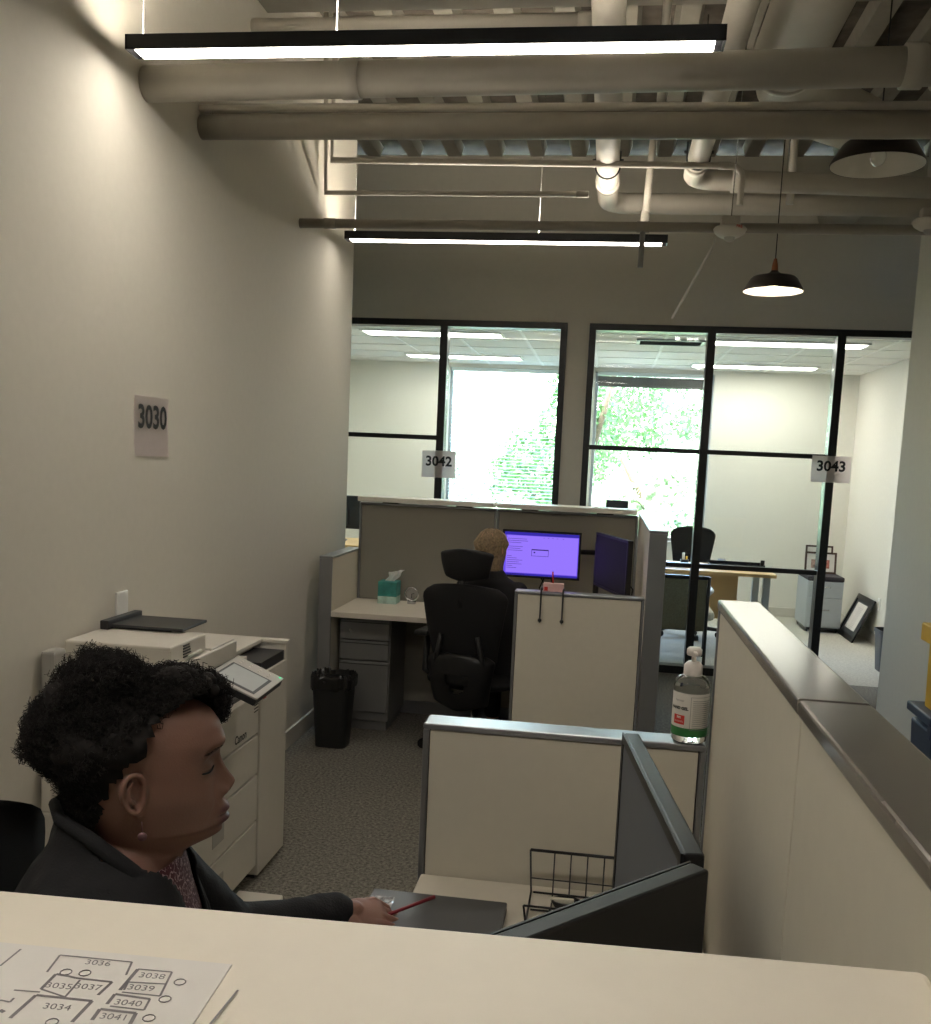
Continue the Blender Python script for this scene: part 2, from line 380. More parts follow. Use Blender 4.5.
# ================================================================== LIGHT FIXTURES
def linear_light(x0, x1, y, z, label, h=.045, w=.08, up=True, wires=(.04, .9), lens='lamp', uplens='lampup_hi'):
    t = thing('linear_light', ((x0+x1)/2, y, z-.02), label, 'light', 'suspended linear lights')
    b = MB(); b.box(x0, x1, y-w/2, y-w/2+.004, z-h/2, z+h/2).box(x0, x1, y+w/2-.004, y+w/2, z-h/2, z+h/2)
    b.box(x0, x0+.006, y-w/2, y+w/2, z-h/2, z+h/2).box(x1-.006, x1, y-w/2, y+w/2, z-h/2, z+h/2).box(x0, x1, y-w/2+.003, y+w/2-.003, z-.006, z+.006)
    b.build('housing', M['black'], t)
    box('lens', M[lens], x0+.03, x1-.03, y-w/2+.006, y+w/2-.006, z-h/2-.002, z-h/2+.006, t)
    if up: box('upper_lens', M[uplens], x0+.03, x1-.03, y-w/2+.012, y+w/2-.012, z+h/2-.012, z+h/2-.006, t)
    for x in [x0+q for q in wires]:
        MB().tube([(x, y, z+.005), (x, y, CEIL)], .0022, 6).build('hanger_wire', M['steel'], t)
linear_light(-1.573, .262, 3.07, 2.872, 'long black suspended bar light nearest the top edge, glowing underneath', wires=(.04, .67))
linear_light(-1.573, .248, 5.65, 2.864, 'thin black bar light hanging before the glass offices', lens='lamp_dim', wires=(.05, 1.11))
linear_light(-1.573, .262, .49, 2.872, 'black suspended bar light above the reception counter', lens='lamp_rear', up=False)

def pendant(c, r, lit, label):
    x, y, z = c; t = thing('dome_pendant', c, label, 'pendant light', 'dome pendant lights')
    k = r/.16
    prof = [(.16, 0), (.159, .01), (.124, .068), (.112, .078), (.04, .094), (.024, .104), (.018, .112)]
    MB().lathe([(a*k, h*k) for a, h in prof], c, 40).build('shade', M['shade_out'], t)
    MB().lathe([(a*k, h*k) for a, h in ((.1575, .0005), (.155, .01), (.121, .064), (.109, .073), (.04, .088), (0, .09))], c, 40).build('shade_lining', M['shade_in'], t)
    MB().lathe([(.019*k, .105*k), (.016*k, .14*k), (.009*k, .175*k), (0, .18*k)], c, 20).build('neck', M['copper'], t)
    MB().ball((x, y, z+.03*k), .028*k, (1, 1, 1.15)).build('bulb', M['bulb'] if lit else M['bulboff'], t)
    MB().tube([(x, y, z+.17*k), (x, y, CEIL)], .003, 6).build('cord', M['blackmat'], t)
pendant((.828, 5.62, 2.595), .158, True, 'dark dome pendant lamp switched on in front of office 3043')
pendant((.965, 4.14, 2.825), .177, False, 'dark dome pendant with unlit bulb at the top right')
def troffer(x0, x1, y0, y1, label, name='troffer_light'):
    t = thing(name, ((x0+x1)/2, (y0+y1)/2, 2.69), label, 'ceiling light', 'office ceiling lights')
    b = MB()
    b.box(x0-.02, x1+.02, y0-.02, y0, 2.688, 2.704).box(x0-.02, x1+.02, y1, y1+.02, 2.688, 2.704).box(x0-.02, x0, y0, y1, 2.688, 2.704).box(x1, x1+.02, y0, y1, 2.688, 2.704)
    b.build('frame', M['grid'], t); box('diffuser', M['troffer'], x0, x1, y0, y1, 2.692, 2.7, t)
troffer(-2.2, -.99, 8.5, 8.78, 'rectangular ceiling light nearer the glass in office 3042')
troffer(-2.2, -.99, 10.4, 10.68, 'rectangular ceiling light nearer the window in office 3042')
troffer(.82, 2.06, 8.58, 8.86, 'rectangular ceiling light nearer the glass in office 3043')
troffer(.82, 2.06, 10.55, 10.83, 'rectangular ceiling light nearer the window in office 3043')
t = thing('air_vent', (.46, 8.82, 2.69), 'slotted air vent in the ceiling of office 3043', 'vent')
b = MB()
for y0, y1 in ((8.65, 8.68), (8.96, 8.99)): b.box(.18, .76, y0, y1, 2.688, 2.704)
for x0, x1 in ((.18, .21), (.73, .76)): b.box(x0, x1, 8.65, 8.99, 2.688, 2.704)
b.build('frame', M['metal_lgrey'], t); b = MB()
for i in range(6): b.box(.21, .73, 8.69+i*.045, 8.715+i*.045, 2.69, 2.7, rot=Matrix.Rotation(R(25), 3, 'X'))
b.build('louvres', M['darkgrey'], t)

# ================================================================== PIPES AND DUCTS
def rod(name, cat, label, pts, r, mt='pipe', group=None, n=16, couplings=()):
    t = thing(name, tuple(Vector(pts[0])), label, cat, group); r0 = max(r) if isinstance(r, list) else r
    MB().tube(pts, r, n).build('run', M[mt], t)
    for p, d in couplings:
        p = Vector(p); d = Vector(d).normalized()*.03
        MB().tube([p-d*1.1, p-d, p+d, p+d*1.1], [r0*.9, r0*1.14, r0*1.14, r0*.9], n).build('coupling', M[mt], t)
    return t
rod('pipe', 'pipe', 'thickest painted pipe crossing just below the front bar light', [(LW, 3.35, 2.862), (RW, 3.35, 2.905)], .058, couplings=[((-.93, 3.35, 2.874), (1, 0, 0)), ((.86, 3.35, 2.893), (1, 0, 0))], n=24)
rod('pipe', 'pipe', 'lower pipe of the pair behind the thickest cross pipe', [(LW, 3.82, 2.872), (RW, 3.82, 2.872)], .046, n=20)
rod('pipe', 'pipe', 'upper pipe of the pair behind the thickest cross pipe', [(LW, 3.95, 2.965), (RW, 3.95, 2.955)], .038, n=20)
rod('pipe', 'pipe', 'slender conduit squeezed between the pair of cross pipes', [(LW, 3.8, 2.935), (RW, 3.8, 2.932)], .014, mt='conduit')
rod('pipe', 'pipe', 'thin cross pipe just above the far bar light, carrying the detectors', [(LW, 5.07, 2.80), (RW, 5.07, 2.80)], .024, couplings=[((.1, 5.07, 2.80), (1, 0, 0)), ((-1.5, 5.07, 2.80), (1, 0, 0))])
rod('pipe', 'pipe', 'cream cross pipe above the front bar light joining the hanging depth pipe', [(-1.62, 4.25, 3.42), (-.17, 4.25, 3.42)], .035, mt='conduit', couplings=[((-.2, 4.25, 3.42), (1, 0, 0))])
# depth pipe 1 with elbow to the right
Z1 = 3.24
pts = [(-.09, 1.0, Z1), (-.1, 6.25, Z1)]+arc((.02, 6.25, Z1), (-1, 0, 0), (0, 1, 0), .12, 0, PI/2)[1:]+[(1.0, 6.37, Z1+.0), (RW-.002, 6.37, Z1)]
rod('pipe', 'pipe', 'brightly lit white pipe running away from camera near picture centre', pts, .062, mt='conduit', couplings=[((-.1, 5.9, Z1), (0, 1, 0))], n=20)
pts = [(.363, 1.0, 3.24), (.372, 5.72, 3.24)]+arc((.5, 5.72, 3.24), (-1, 0, 0), (0, 1, 0), .13, 0, PI/2)[1:]+[(RW-.002, 5.85, 3.2)]
rod('pipe', 'pipe', 'second white pipe running away then turning right near the detector', pts, .056, mt='conduit', couplings=[((.372, 5.55, 3.24), (0, 1, 0)), ((.62, 5.85, 3.235), (1, 0, 0))], n=20)
pts = [(.66, 1.0, 3.42), (.665, 4.6, 3.42), (.72, 4.9, 3.42), (.86, 5.2, 3.43), (1.25, 5.75, 3.50), (1.52, 6.5, 3.52), (1.55, 7.7, 3.52)]
t = thing('air_duct', (.66, 1.0, 3.27), 'large round painted air duct at the upper right', 'duct')
MB().tube(pts, [.15, .15, .15, .15, .145, .145, .145], 32).build('duct_body', M['duct'], t)
for p, q in (((.66, 3.0, 3.42), (.66, 3.03, 3.42)), ((.665, 4.62, 3.42), (.665, 4.66, 3.42))): MB().tube([p, q], .157, 32).build('joint_band', M['duct'], t)
# thin conduits at left, wall drop with two arms
rod('conduit', 'conduit', 'upper thin conduit crossing below the deck to the centre pipes', [(-1.6, 5.38, 3.9), (-1.6, 5.38, 3.2), (.5, 5.38, 3.2)] if False else [(-1.585, 5.36, CEIL), (-1.585, 5.36, 3.20), (.53, 5.36, 3.175)]+arc((.53, 5.36, 3.115), (0, 0, 1), (1, 0, 0), .06, 0, PI/2)[1:]+[(.59, 5.36, 2.98)], .017, mt='conduit', n=10, couplings=[((.5, 5.36, 3.176), (1, 0, 0))])
rod('conduit', 'conduit', 'lower thin conduit crossing below the deck to the centre pipes', [(-1.62, 5.3, CEIL), (-1.62, 5.38, 3.035), (-.19, 5.38, 3.035)], .015, mt='conduit', n=10, couplings=[((-.22, 5.38, 3.035), (1, 0, 0))])
rod('conduit', 'conduit', 'short upright sprinkler pipe right of the lit depth pipe', [(.15, 5.98, 3.6), (.125, 6.0, 3.03)], .022, mt='conduit', n=10, couplings=[((.126, 6.0, 3.07), (0, 0, 1))])
rod('conduit', 'conduit', 'small grey pipe stub dropping below the far bar light', [(.1, 5.07, 2.8), (.098, 5.07, 2.605)], .014, mt='metal_grey', n=10)
rod('conduit', 'conduit', 'slanting white rod hanging below the detector over the back wall', [(.455, 5.07, 2.785), (.44, 5.1, 2.7), (.3, 5.6, 2.44)], .0065, mt='conduit', n=8)
rod('conduit', 'conduit', 'left upright of two thin pipes above the hanging dome pendant', [(.88, 5.9, CEIL), (.88, 5.9, 3.23)], .016, mt='conduit', n=10)
rod('conduit', 'conduit', 'right upright of two thin pipes above the hanging dome pendant', [(.97, 6.2, CEIL), (.97, 6.2, 3.2)], .022, mt='conduit', n=10)
rod('conduit', 'conduit', 'vertical pipe rising to the deck behind the front bar light', [(.12, 4.1, CEIL), (.12, 4.1, 2.95)], .018, mt='conduit', n=10)
t = thing('pipe_hanger', (.93, 3.35, 2.83), 'strap hanger clasping the thickest pipe at far right', 'hanger')
MB().tube(arc((.93, 3.35, 2.893), (0, 1, 0), (0, 0, 1), .064, 0, 2*PI, 24)[:-1], .007, 8, closed=True).build('strap', M['conduit'], t)
MB().tube([(.93, 3.35, 2.955), (.93, 3.35, CEIL)], .009, 8).build('rod', M['conduit'], t)
def clamp(x, y, z, r, label):
    t = thing('pipe_hanger', (x, y, z-r), label, 'hanger')
    MB().tube([(x-r-.004, y, z+.08)]+arc((x, y, z), (-1, 0, 0), (0, 0, -1), r+.004, 0, PI, 14)+[(x+r+.004, y, z+.08)], .005, 8).build('strap', M['darkgrey'], t)
    for s in (-1, 1): MB().tube([(x+s*(r+.004), y, z+.03), (x+s*(r+.022), y, z+.03)], .009, 8).build('bolt', M['darkgrey'], t)
    MB().tube([(x, y, z+r), (x, y, CEIL)], .004, 6).build('rod', M['steel'], t)
clamp(-.1, 5.6, Z1, .062, 'dark strap hanger around the brightly lit depth pipe')
clamp(.372, 5.45, 3.24, .056, 'dark strap hanger around the second depth pipe before its elbow')
def detector(c, label):
    t = thing('smoke_detector', (c[0], c[1], c[2]-.05), label, 'detector', 'ceiling detectors')
    box('mounting_box', M['conduit'], c[0]-.045, c[0]+.045, c[1]-.03, c[1]+.03, c[2]+.01, c[2]+.065, t, .004)
    MB().lathe([(0, .018), (.072, .016), (.08, .006), (.07, -.014), (.045, -.03), (0, -.032)], c, 28).build('body', M['plastic_w'], t)
    MB().lathe([(.026, -.03), (.024, -.042), (.014, -.05), (0, -.052)], c, 20).build('sensor', M['plastic_g'], t)
    MB().text('FIRE', .018, face_mtx((c[0]+.035, c[1]-.078, c[2]+.004), (.9, .4, 0), (0, 0, 1)), off=.0005).build('lettering', M['red'], t)
detector((.515, 5.02, 2.775), 'white round detector hanging from the thin cross pipe mid ceiling')
detector((1.425, 5.0, 2.815), 'white round detector at the right picture edge')
MB().tube([(.515, 5.0, 2.83), (.53, 5.0, CEIL)], .003, 6).build('hanger_wire', M['steel'], label='thin wire dropping to the mid ceiling detector', cat='wire')


# ================================================================== BLINDS
def blind(w, zb, label, tilt, cnt_stack):
    t = thing('window_blind', ((w[0]+w[1])/2, BY+.05, zb), label, 'blind')
    box('headrail', M['blind'], w[0]+.02, w[1]-.02, BY+.03, BY+.075, WZ1-.045, WZ1-.003, t, .003)
    b = MB(); z = WZ1-.06
    if cnt_stack:
        for i in range(cnt_stack): b.box(w[0]+.03, w[1]-.03, BY+.03, BY+.075, z-.0035, z-.0005, rot=Matrix.Rotation(R(4), 3, 'X')); z -= .0045
    else:
        while z > zb+.03: b.box(w[0]+.03, w[1]-.03, BY+.03, BY+.075, z-.0006, z+.0006, rot=Matrix.Rotation(R(tilt), 3, 'X')); z -= .04
    b.build('slats', M['blind'] if not cnt_stack else M['metal_grey'], t)
    box('bottom_rail', M['blind'] if not cnt_stack else M['metal_grey'], w[0]+.03, w[1]-.03, BY+.035, BY+.07, z-.03, z-.008, t, .003)
    box('end_stack', M['metal_grey'], w[0]+.03, w[1]-.03, BY+.045, BY+.06, zb+.01, WZ1-.05, t) if cnt_stack else None
    for x in ((w[0]+.16), (w[1]-.16)): MB().tube([(x, BY+.052, WZ1-.04), (x, BY+.052, z-.01)], .0015, 5).build('cord', M['blind'], t)
blind(W1, WZ0+.02, 'lowered white venetian blind with slats open in office 3042 window', 6, 0)
blind(W2, 2.485, 'raised venetian blind bunched at top of office 3043 window', 0, 17)
# ================================================================== OUTSIDE
wd = bpy.data.worlds.new('sky'); bpy.context.scene.world = wd; wd.use_nodes = True
nt = wd.node_tree; bg = nt.nodes['Background']
sk = nt.nodes.new('ShaderNodeTexSky'); sk.sky_type = 'NISHITA'; sk.sun_disc = False; sk.sun_elevation = R(50); sk.sun_rotation = R(180); sk.air_density = 1.2; sk.dust_density = 3
nt.links.new(sk.outputs[0], bg.inputs[0]); bg.inputs[1].default_value = SKY
sl = bpy.data.lights.new('sun', 'SUN'); sl.energy = SUN; sl.angle = R(.6); so = bpy.data.objects.new('sun', sl); C.objects.link(so)
so.rotation_euler = (R(42), 0, R(-20)); sl.color = (1, .96, .88)
props(box('ground', M['concrete'], -60, 60, 13, 110, -9.2, -9), kind='structure')
def leafmat(name, a, b_):
    m = mat(name, a, .55, var=.35, vscale=3); p = m.node_tree.nodes['Principled BSDF']
    nt = m.node_tree; out = nt.nodes['Material Output']; tr = nt.nodes.new('ShaderNodeBsdfTranslucent'); tr.inputs[0].default_value = (*lin(b_), 1)
    mx = nt.nodes.new('ShaderNodeMixShader'); mx.inputs[0].default_value = .35
    nt.links.new(p.outputs[0], mx.inputs[1]); nt.links.new(tr.outputs[0], mx.inputs[2]); nt.links.new(mx.outputs[0], out.inputs[0]); return m
M['leaf'] = leafmat('leaf_green', (56, 90, 46), (80, 116, 56)); M['leaf_overlit'] = leafmat('leaf_overexposed_pale', (172, 192, 158), (188, 206, 172))  # the pale leaf colour is whitened to stand for overexposed sunlight
def tree(x, y, ztop, rad, label, lm, n=15000, ls=.085, zc0=-3.2):
    rnd = random.Random(int(x*10+y)); zb = -9; t = thing('tree', (x, y, zb), label, 'tree', 'trees outside the windows')
    b = MB(); b.tube([(x, y, zb), (x+.1, y, zb+4), (x, y+.2, ztop-rad*.9)], [.28, .22, .08], 10)
    for i in range(9):
        a = rnd.random()*2*PI; h = zb+4+(ztop-rad*.7-zb-4)*rnd.random()
        b.tube([(x, y, h), (x+math.cos(a)*rad*.4, y+math.sin(a)*rad*.4, h+rad*.35), (x+math.cos(a)*rad*.75, y+math.sin(a)*rad*.75, h+rad*.75)], [.09, .06, .02], 6)
    b.build('trunk', M['bark'], t)
    vs_, fs = [], []
    H = (ztop-zc0)/2; zc = (ztop+zc0)/2
    lobes = []
    for i in range(44):
        a = rnd.random()*2*PI; u = rnd.uniform(-1, 1); rr = rad*math.sqrt(max(0, 1-u*u))*rnd.uniform(.35, .85)
        lobes.append((x+math.cos(a)*rr, y+math.sin(a)*rr, zc+u*H*.86, rad*rnd.uniform(.2, .34)))
    for i in range(n):
        lx, ly, lz, lr = rnd.choice(lobes)
        d = Vector((rnd.gauss(0, 1), rnd.gauss(0, 1), rnd.gauss(0, 1))).normalized()*lr*rnd.uniform(.55, 1.1)
        p = Vector((lx, ly, lz))+d
        q = Vector((rnd.gauss(0, 1), rnd.gauss(0, 1), rnd.gauss(0, 1))).normalized(); w = q.orthogonal().normalized(); s = ls*rnd.uniform(.6, 1.3)
        k = len(vs_); vs_ += [p-q*s, p-w*s*.5, p+q*s, p+w*s*.5]; fs.append((k, k+1, k+2, k+3))
    me = bpy.data.meshes.new('foliage'); me.from_pydata(vs_, [], fs); link(me, 'foliage', M[lm], t)
tree(-.4, 20.5, 3.9, 2.7, 'dark leafy tree outside seen through office 3043 window', 'leaf')
tree(4.9, 24, 3.8, 2.6, 'leafy green tree right of the darkest one outside', 'leaf')
tree(-4.3, 22.5, 3.4, 2.1, 'tree with overexposed-pale leaf colour beyond the lowered blind of office 3042', 'leaf_overlit')
tree(-8.2, 24, 3.6, 2.1, 'tree with sunlit-pale leaf colour far left beyond office 3042 window', 'leaf_overlit')
tree(1.0, 16, 1.95, 1.7, 'low tree crown in overexposed-pale colour close below the office 3043 window', 'leaf_overlit', 24000, .06, -2.5)
tree(-2.9, 16.3, 1.9, 1.8, 'low tree crown in overexposed-pale colour left of the near one outside', 'leaf_overlit', 22000, .06, -2.5)
tree(1.6, 33, 5.2, 4.2, 'broad green tree farthest back outside', 'leaf')
# ================================================================== CUBICLE PANELS
def panel(a, b_, z1, label, th=.07, seams=(), cap='trim', infill='panel', z0=.08, capth=.014, name='office_partition', bases=True, both=True):
    """upright office panel from floor point a to b_ (axis aligned), centred thickness th"""
    (xa, ya), (xb, yb) = a, b_; alongx = abs(xb-xa) > abs(yb-ya)
    lo, hi = (min(xa, xb), max(xa, xb)) if alongx else (min(ya, yb), max(ya, yb)); c = ya if alongx else xa
    t = thing(name, ((xa+xb)/2, (ya+yb)/2, 0), label, 'partition', 'office partitions')
    def B(mb, u0, u1, v0, v1, z0_, z1_, bev=0):
        return mb.box(u0, u1, c+v0, c+v1, z0_, z1_, bev) if alongx else mb.box(c+v0, c+v1, u0, u1, z0_, z1_, bev)
    h = th/2
    f = MB(); B(f, lo, lo+.012, -h, h, 0, z1-capth, .002); B(f, hi-.012, hi, -h, h, 0, z1-capth, .002); B(f, lo, hi, -h+.006, h-.006, 0, z0, 0)
    f.build('frame', M['trim'], t)
    e = [lo+.012]+list(seams)+[hi-.012]
    for u0, u1 in zip(e, e[1:]):
        i = MB(); B(i, u0+.0025, u1-.0025, -h+.003, h-.003, z0+.003, z1-capth-.002, .002); i.build('infill', M[infill], t)
    dk = MB(); B(dk, lo+.01, hi-.01, -h+.012, h-.012, z0, z1-capth-.001); dk.build('core', M['blackmat'], t)
    cs = [lo]+list(seams)+[hi]
    for u0, u1 in zip(cs, cs[1:]):
        cp = MB(); B(cp, u0+(.001 if u0 != lo else 0), u1-(.001 if u1 != hi else 0), -h-.002, h+.002, z1-capth, z1, .004); cp.build('top_cap', M[cap], t)
    return t
# near cubicle (where the woman sits)
panel((-.353, 2.015), (.232, 2.015), 1.07, 'low cream panel with silver cap holding the sanitizer bottle')
panel((.274, .45), (.274, 1.985), 1.37, 'tall cream side panel with wide grey metal cap running toward camera', th=.078, seams=(1.145,), cap='cap', capth=.02)
panel((-2.0 if False else -1.2, .45), (.232, .45), 1.26, 'panel carrying the white reception counter at the bottom of the picture', th=.08)
# reception counter
c0 = at_counter = [(-1.35, .588), (.2335, .664), (.2335, .28), (-1.35, .20)]
b = MB(); b.prism(c0, 1.262, 1.3, 'Z', bev=.006); b.build('reception_counter', M['counter'], label='white reception counter top filling the bottom of the picture', cat='counter')
# floor plan sheet
t = thing('floor_plan_sheet', (-.36, .53, 1.3), 'paper floor plan with room numbers lying on the counter', 'paper')
def cp(px, py, z=1.3012):
    v = Vector(((px-CX)/FPX, (py-CYP)/FPX)); d = RT*v.x-UP*v.y+_f; return EYE+d*((z-EYE.z)/d.z)
A = [cp(-30, 940, 1.3004), cp(232, 965, 1.3004), cp(170, 1060, 1.3004), cp(-90, 1050, 1.3004)]
MB().prism([(p.x, p.y) for p in A], 1.3001, 1.3009, 'Z').build('sheet', M['paper'], t)
b = MB(); b2 = MB()
def ln(pts, r=.0007, bb=None):
    bb = bb or b
    for p, q in zip(pts, pts[1:]):
        P, Q = cp(*p), cp(*q); d = (Q-P).normalized(); nrm = Vector((-d.y, d.x, 0))*r
        bb.bm.faces.new([bb.bm.verts.new(v) for v in (P-nrm, Q-nrm, Q+nrm, P+nrm)])
ln([(0, 966), (21, 949)]); ln([(47, 972), (60, 955), (132, 962), (126, 975)]); ln([(41, 989), (56, 974), (68, 976)], .0011); ln([(68, 976), (76, 978), (112, 982), (98, 995)], .001)
ln([(65, 997), (80, 980)]); ln([(41, 989), (65, 997)]); ln([(10, 1018), (36, 995), (92, 1001), (72, 1022)], .0012); ln([(120, 990), (138, 969)], .0012); ln([(138, 969), (172, 972), (166, 984), (128, 982)])
ln([(166, 984), (160, 996), (122, 992)]); ln([(107, 1004), (115, 994), (150, 999)], .0011); ln([(150, 999), (144, 1010), (110, 1006)]); ln([(92, 1020), (100, 1009), (136, 1013), (130, 1024)], .0012)
ln([(0, 1000), (10, 1002), (14, 998)]); ln([(14, 990), (40, 992)]); ln([(210, 1024), (238, 990)]); ln([(128, 982), (124, 990)]); ln([(0, 1012), (4, 1010)], .002)
b.build('printed_plan', M['inkgrey'], t)
for s, x, y in (('3036', 98, 963), ('3038', 152, 976), ('3039', 141, 988), ('3040', 128, 1003), ('3041', 114, 1017), ('3035', 59, 986), ('3037', 88, 987), ('3034', 57, 1007)):
    P = cp(x, y); xd = (cp(x+12, y+1)-P).normalized(); yd = (cp(x+6, y-10)-P).normalized(); zz = xd.cross(yd).normalized()
    m_ = Matrix((xd, yd, zz)).transposed().to_4x4(); m_.translation = P
    b2.text(s, .0085, m_)
for x, y in ((66, 972), (85, 973), (180, 982), (165, 999), (149, 1018), (52, 1022)):
    P = cp(x, y); b2.tube([P+Vector((math.cos(a), math.sin(a), 0))*.0035 for a in [2*PI*k/10 for k in range(10)]], .0004, 4, closed=True)
b2.build('printed_numbers', M['inkgrey'], t)

# near desk
t = thing('cubicle_desk', (-.05, 1.3, 0), 'white laminate desk inside the near cubicle', 'desk')
MB().box(-.345, .23, .52, 1.975, .71, .74, .004).build('desk_top', M['desk'], t)
for x, y in ((-.31, 1.9), (-.31, .56), (.2, 1.9), (.2, .56)): box('leg', M['metal_grey'], x-.02, x+.02, y-.02, y+.02, 0, .71, t)

# sanitizer bottle
SX, SY, SZ = .197, 2.005, 1.071
t = thing('sanitizer_bottle', (SX, SY, SZ), 'clear pump bottle of hand sanitizer on the low panel cap', 'bottle')
MB().lathe([(0, 0), (.03, 0), (.036, .006), (.036, .1), (.036, .118), (.033, .13), (.022, .138), (.016, .141)], (SX, SY, SZ), 36).build('bottle_body', M['gel'], t)
MB().lathe([(.0363, .016), (.0367, .017), (.0367, .0325), (.0363, .0335)], (SX, SY, SZ), 40).build('green_band', M['green'], t, label='green label band')
MB().lathe([(.0363, .034), (.0366, .035), (.0366, .104), (.0363, .105)], (SX, SY, SZ), 40).build('label_wrap', M['label_w'], t)
def cyl_text(txt, size, ang, z, off, mt_, nm, r=.0371):
    b = MB(); b.text(txt, size, Matrix.Identity(4), off=off)
    for v in b.bm.verts:
        a = ang+v.co.x/r; v.co = Vector((SX+r*math.sin(a), SY-r*math.cos(a), SZ+z+v.co.y))
    return b.build(nm, M[mt_], t)
cyl_text('Sanitizer', .006, R(-42), .09, 0, 'inkgrey', 'lettering'); cyl_text('HAND GEL', .0085, R(-44), .074, .0004, 'ink', 'lettering')
def cyl_patch(a0, a1, z0, z1, mt_, nm, r=.0369):
    b = MB(); N = 10; v = [[b.bm.verts.new((SX+r*math.sin(a0+(a1-a0)*i/N), SY-r*math.cos(a0+(a1-a0)*i/N), SZ+z)) for i in range(N+1)] for z in (z0, z1)]
    for i in range(N): b.bm.faces.new((v[0][i], v[0][i+1], v[1][i+1], v[1][i]))
    return b.build(nm, M[mt_], t)
cyl_patch(R(-62), R(-22), .041, .06, 'red', 'red_patch')
cyl_text('70%', .006, R(-42), .055, .0003, 'label_w', 'lettering', .0374); cyl_text('ALCOHOL', .0045, R(-42), .047, 0, 'label_w', 'lettering', .0374)
b = MB(); r = .0372
for z0, z1, a0, a1 in ((.031, .0317, -5, 78), (.0985, .0992, -5, 78)):
    N = 12; v = [[b.bm.verts.new((SX+r*math.sin(R(a0+(a1-a0)*i/N)), SY-r*math.cos(R(a0+(a1-a0)*i/N)), SZ+z)) for i in range(N+1)] for z in (z0, z1)]
    for i in range(N): b.bm.faces.new((v[0][i], v[0][i+1], v[1][i+1], v[1][i]))
for k in range(14):
    z = .036+k*.0042; N = 8; v = [[b.bm.verts.new((SX+r*math.sin(R(2+70*i/N)), SY-r*math.cos(R(2+70*i/N)), SZ+zz)) for i in range(N+1)] for zz in (z, z+.0011)]
    for i in range(N): b.bm.faces.new((v[0][i], v[0][i+1], v[1][i+1], v[1][i]))
for a in (-5,):
    v = [b.bm.verts.new((SX+r*math.sin(R(q)), SY-r*math.cos(R(q)), SZ+z)) for q, z in ((a, .031), (a+1.2, .031), (a+1.2, .099), (a, .099))]; b.bm.faces.new(v)
b.build('fine_print', M['inkgrey'], t)
MB().lathe([(.018, .136), (.019, .14), (.019, .158), (.016, .162), (.012, .166), (0, .166)], (SX, SY, SZ), 28).build('collar', M['pump'], t)
MB().lathe([(.005, .16), (.005, .182), (0, .182)], (SX, SY, SZ), 12).build('stem', M['pump'], t)
MB().lathe([(0, .178), (.014, .179), (.0155, .183), (.0155, .191), (.012, .195), (0, .196)], (SX, SY, SZ), 24).box(SX-.004, SX+.004, SY-.035, SY, SZ+.183, SZ+.19, .002).build('pump_head', M['pump'], t)

# monitors of the near desk
A_FAR, A_NEAR = (.057, 1.74), (.122, 1.20); B_NEAR, B_FAR = (.130, 1.178), (-.215, .80)
def monitor(p0, p1, ztop, hgt, label, face=1, screen='screen_sheen_grey', th=.035, stand=True, zdesk=.74, group=None, bez=.016, content=None, neck_back=.06):
    """top edge runs from p0 to p1; the screen faces to the LEFT of that direction if face=1"""
    p0 = Vector((*p0, 0)); p1 = Vector((*p1, 0)); u = (p1-p0).normalized(); w = (p1-p0).length; n = Vector((-u.y, u.x, 0))*face
    c = (p0+p1)/2
    t = thing('monitor', (c.x, c.y, zdesk), label, 'monitor', group)
    X = Matrix((u, n, Vector((0, 0, 1)))).transposed().to_4x4(); X.translation = Vector((c.x, c.y, ztop-hgt))
    def mb(): q = MB(); q.X = X; return q
    mb().box(-w/2, w/2, -th*.8, 0, 0, hgt, .004).box(-w*.3, w*.3, -th, -th*.7, hgt*.12, hgt*.6, .008).build('casing', M['blackpl'], t)
    f = mb(); e = .003
    f.box(-w/2, w/2, 0, e, 0, bez).box(-w/2, w/2, 0, e, hgt-bez, hgt).box(-w/2, -w/2+bez, 0, e, bez, hgt-bez).box(w/2-bez, w/2, 0, e, bez, hgt-bez)
    f.build('bezel', M['blackpl'], t)
    mb().box(-w/2+bez, w/2-bez, 0, .0012, bez, hgt-bez).build('screen', M[screen], t)
    if content: content(t, X, w, hgt, bez)
    if stand:
        mb().box(-.03, .03, -th-.02, -th*.8, zdesk-(ztop-hgt)+.01, hgt*.5, .005).build('stand_neck', M['blackpl'], t)
        mb().box(-.12, .12, -th-.1, .08, zdesk-(ztop-hgt), zdesk-(ztop-hgt)+.012, .004).build('stand_base', M['blackpl'], t)
    return t
monitor(A_FAR, A_NEAR, 1.15, .33, 'black monitor with dark screen standing edge-on before the tall side panel', face=-1)
monitor(B_NEAR, B_FAR, 1.15, .33, 'black monitor showing its dark back just above the counter edge', face=-1)
# wire organiser behind the monitors
t = thing('wire_basket', (.06, 1.87, .74), 'black wire desk organiser behind the side monitor', 'basket')
b = MB(); r = .0022; y0, y1, z0, z1 = 1.79, 1.93, .745, .835
for (pts) in ([(-.1, y1, z0), (.215, y1, z0)], [(-.11, y1, z1), (.22, y1, z1)], [(-.11, y0, z0+.035), (.22, y0, z0+.035)], [(-.1, y0, z0), (.215, y0, z0)], [(-.1, 1.85, z0), (.215, 1.85, z0)]): b.tube(pts, r, 6)
for x in (-.11, .22): b.tube([(x, y1, z1), (x*.95, y1, z0), (x*.95, y0, z0), (x, y0, z0+.035)], r, 6)
for i in range(9):
    x = -.06+.27*i/8; b.tube([(x, y1, z1), (x, y1, z0), (x, y0, z0), (x, y0, z0+.035)], r*.7, 5)
for z in (.775,): b.tube([(-.105, y1, z), (.217, y1, z)], r*.7, 5)
b.build('wire_frame', M['black'], t); 
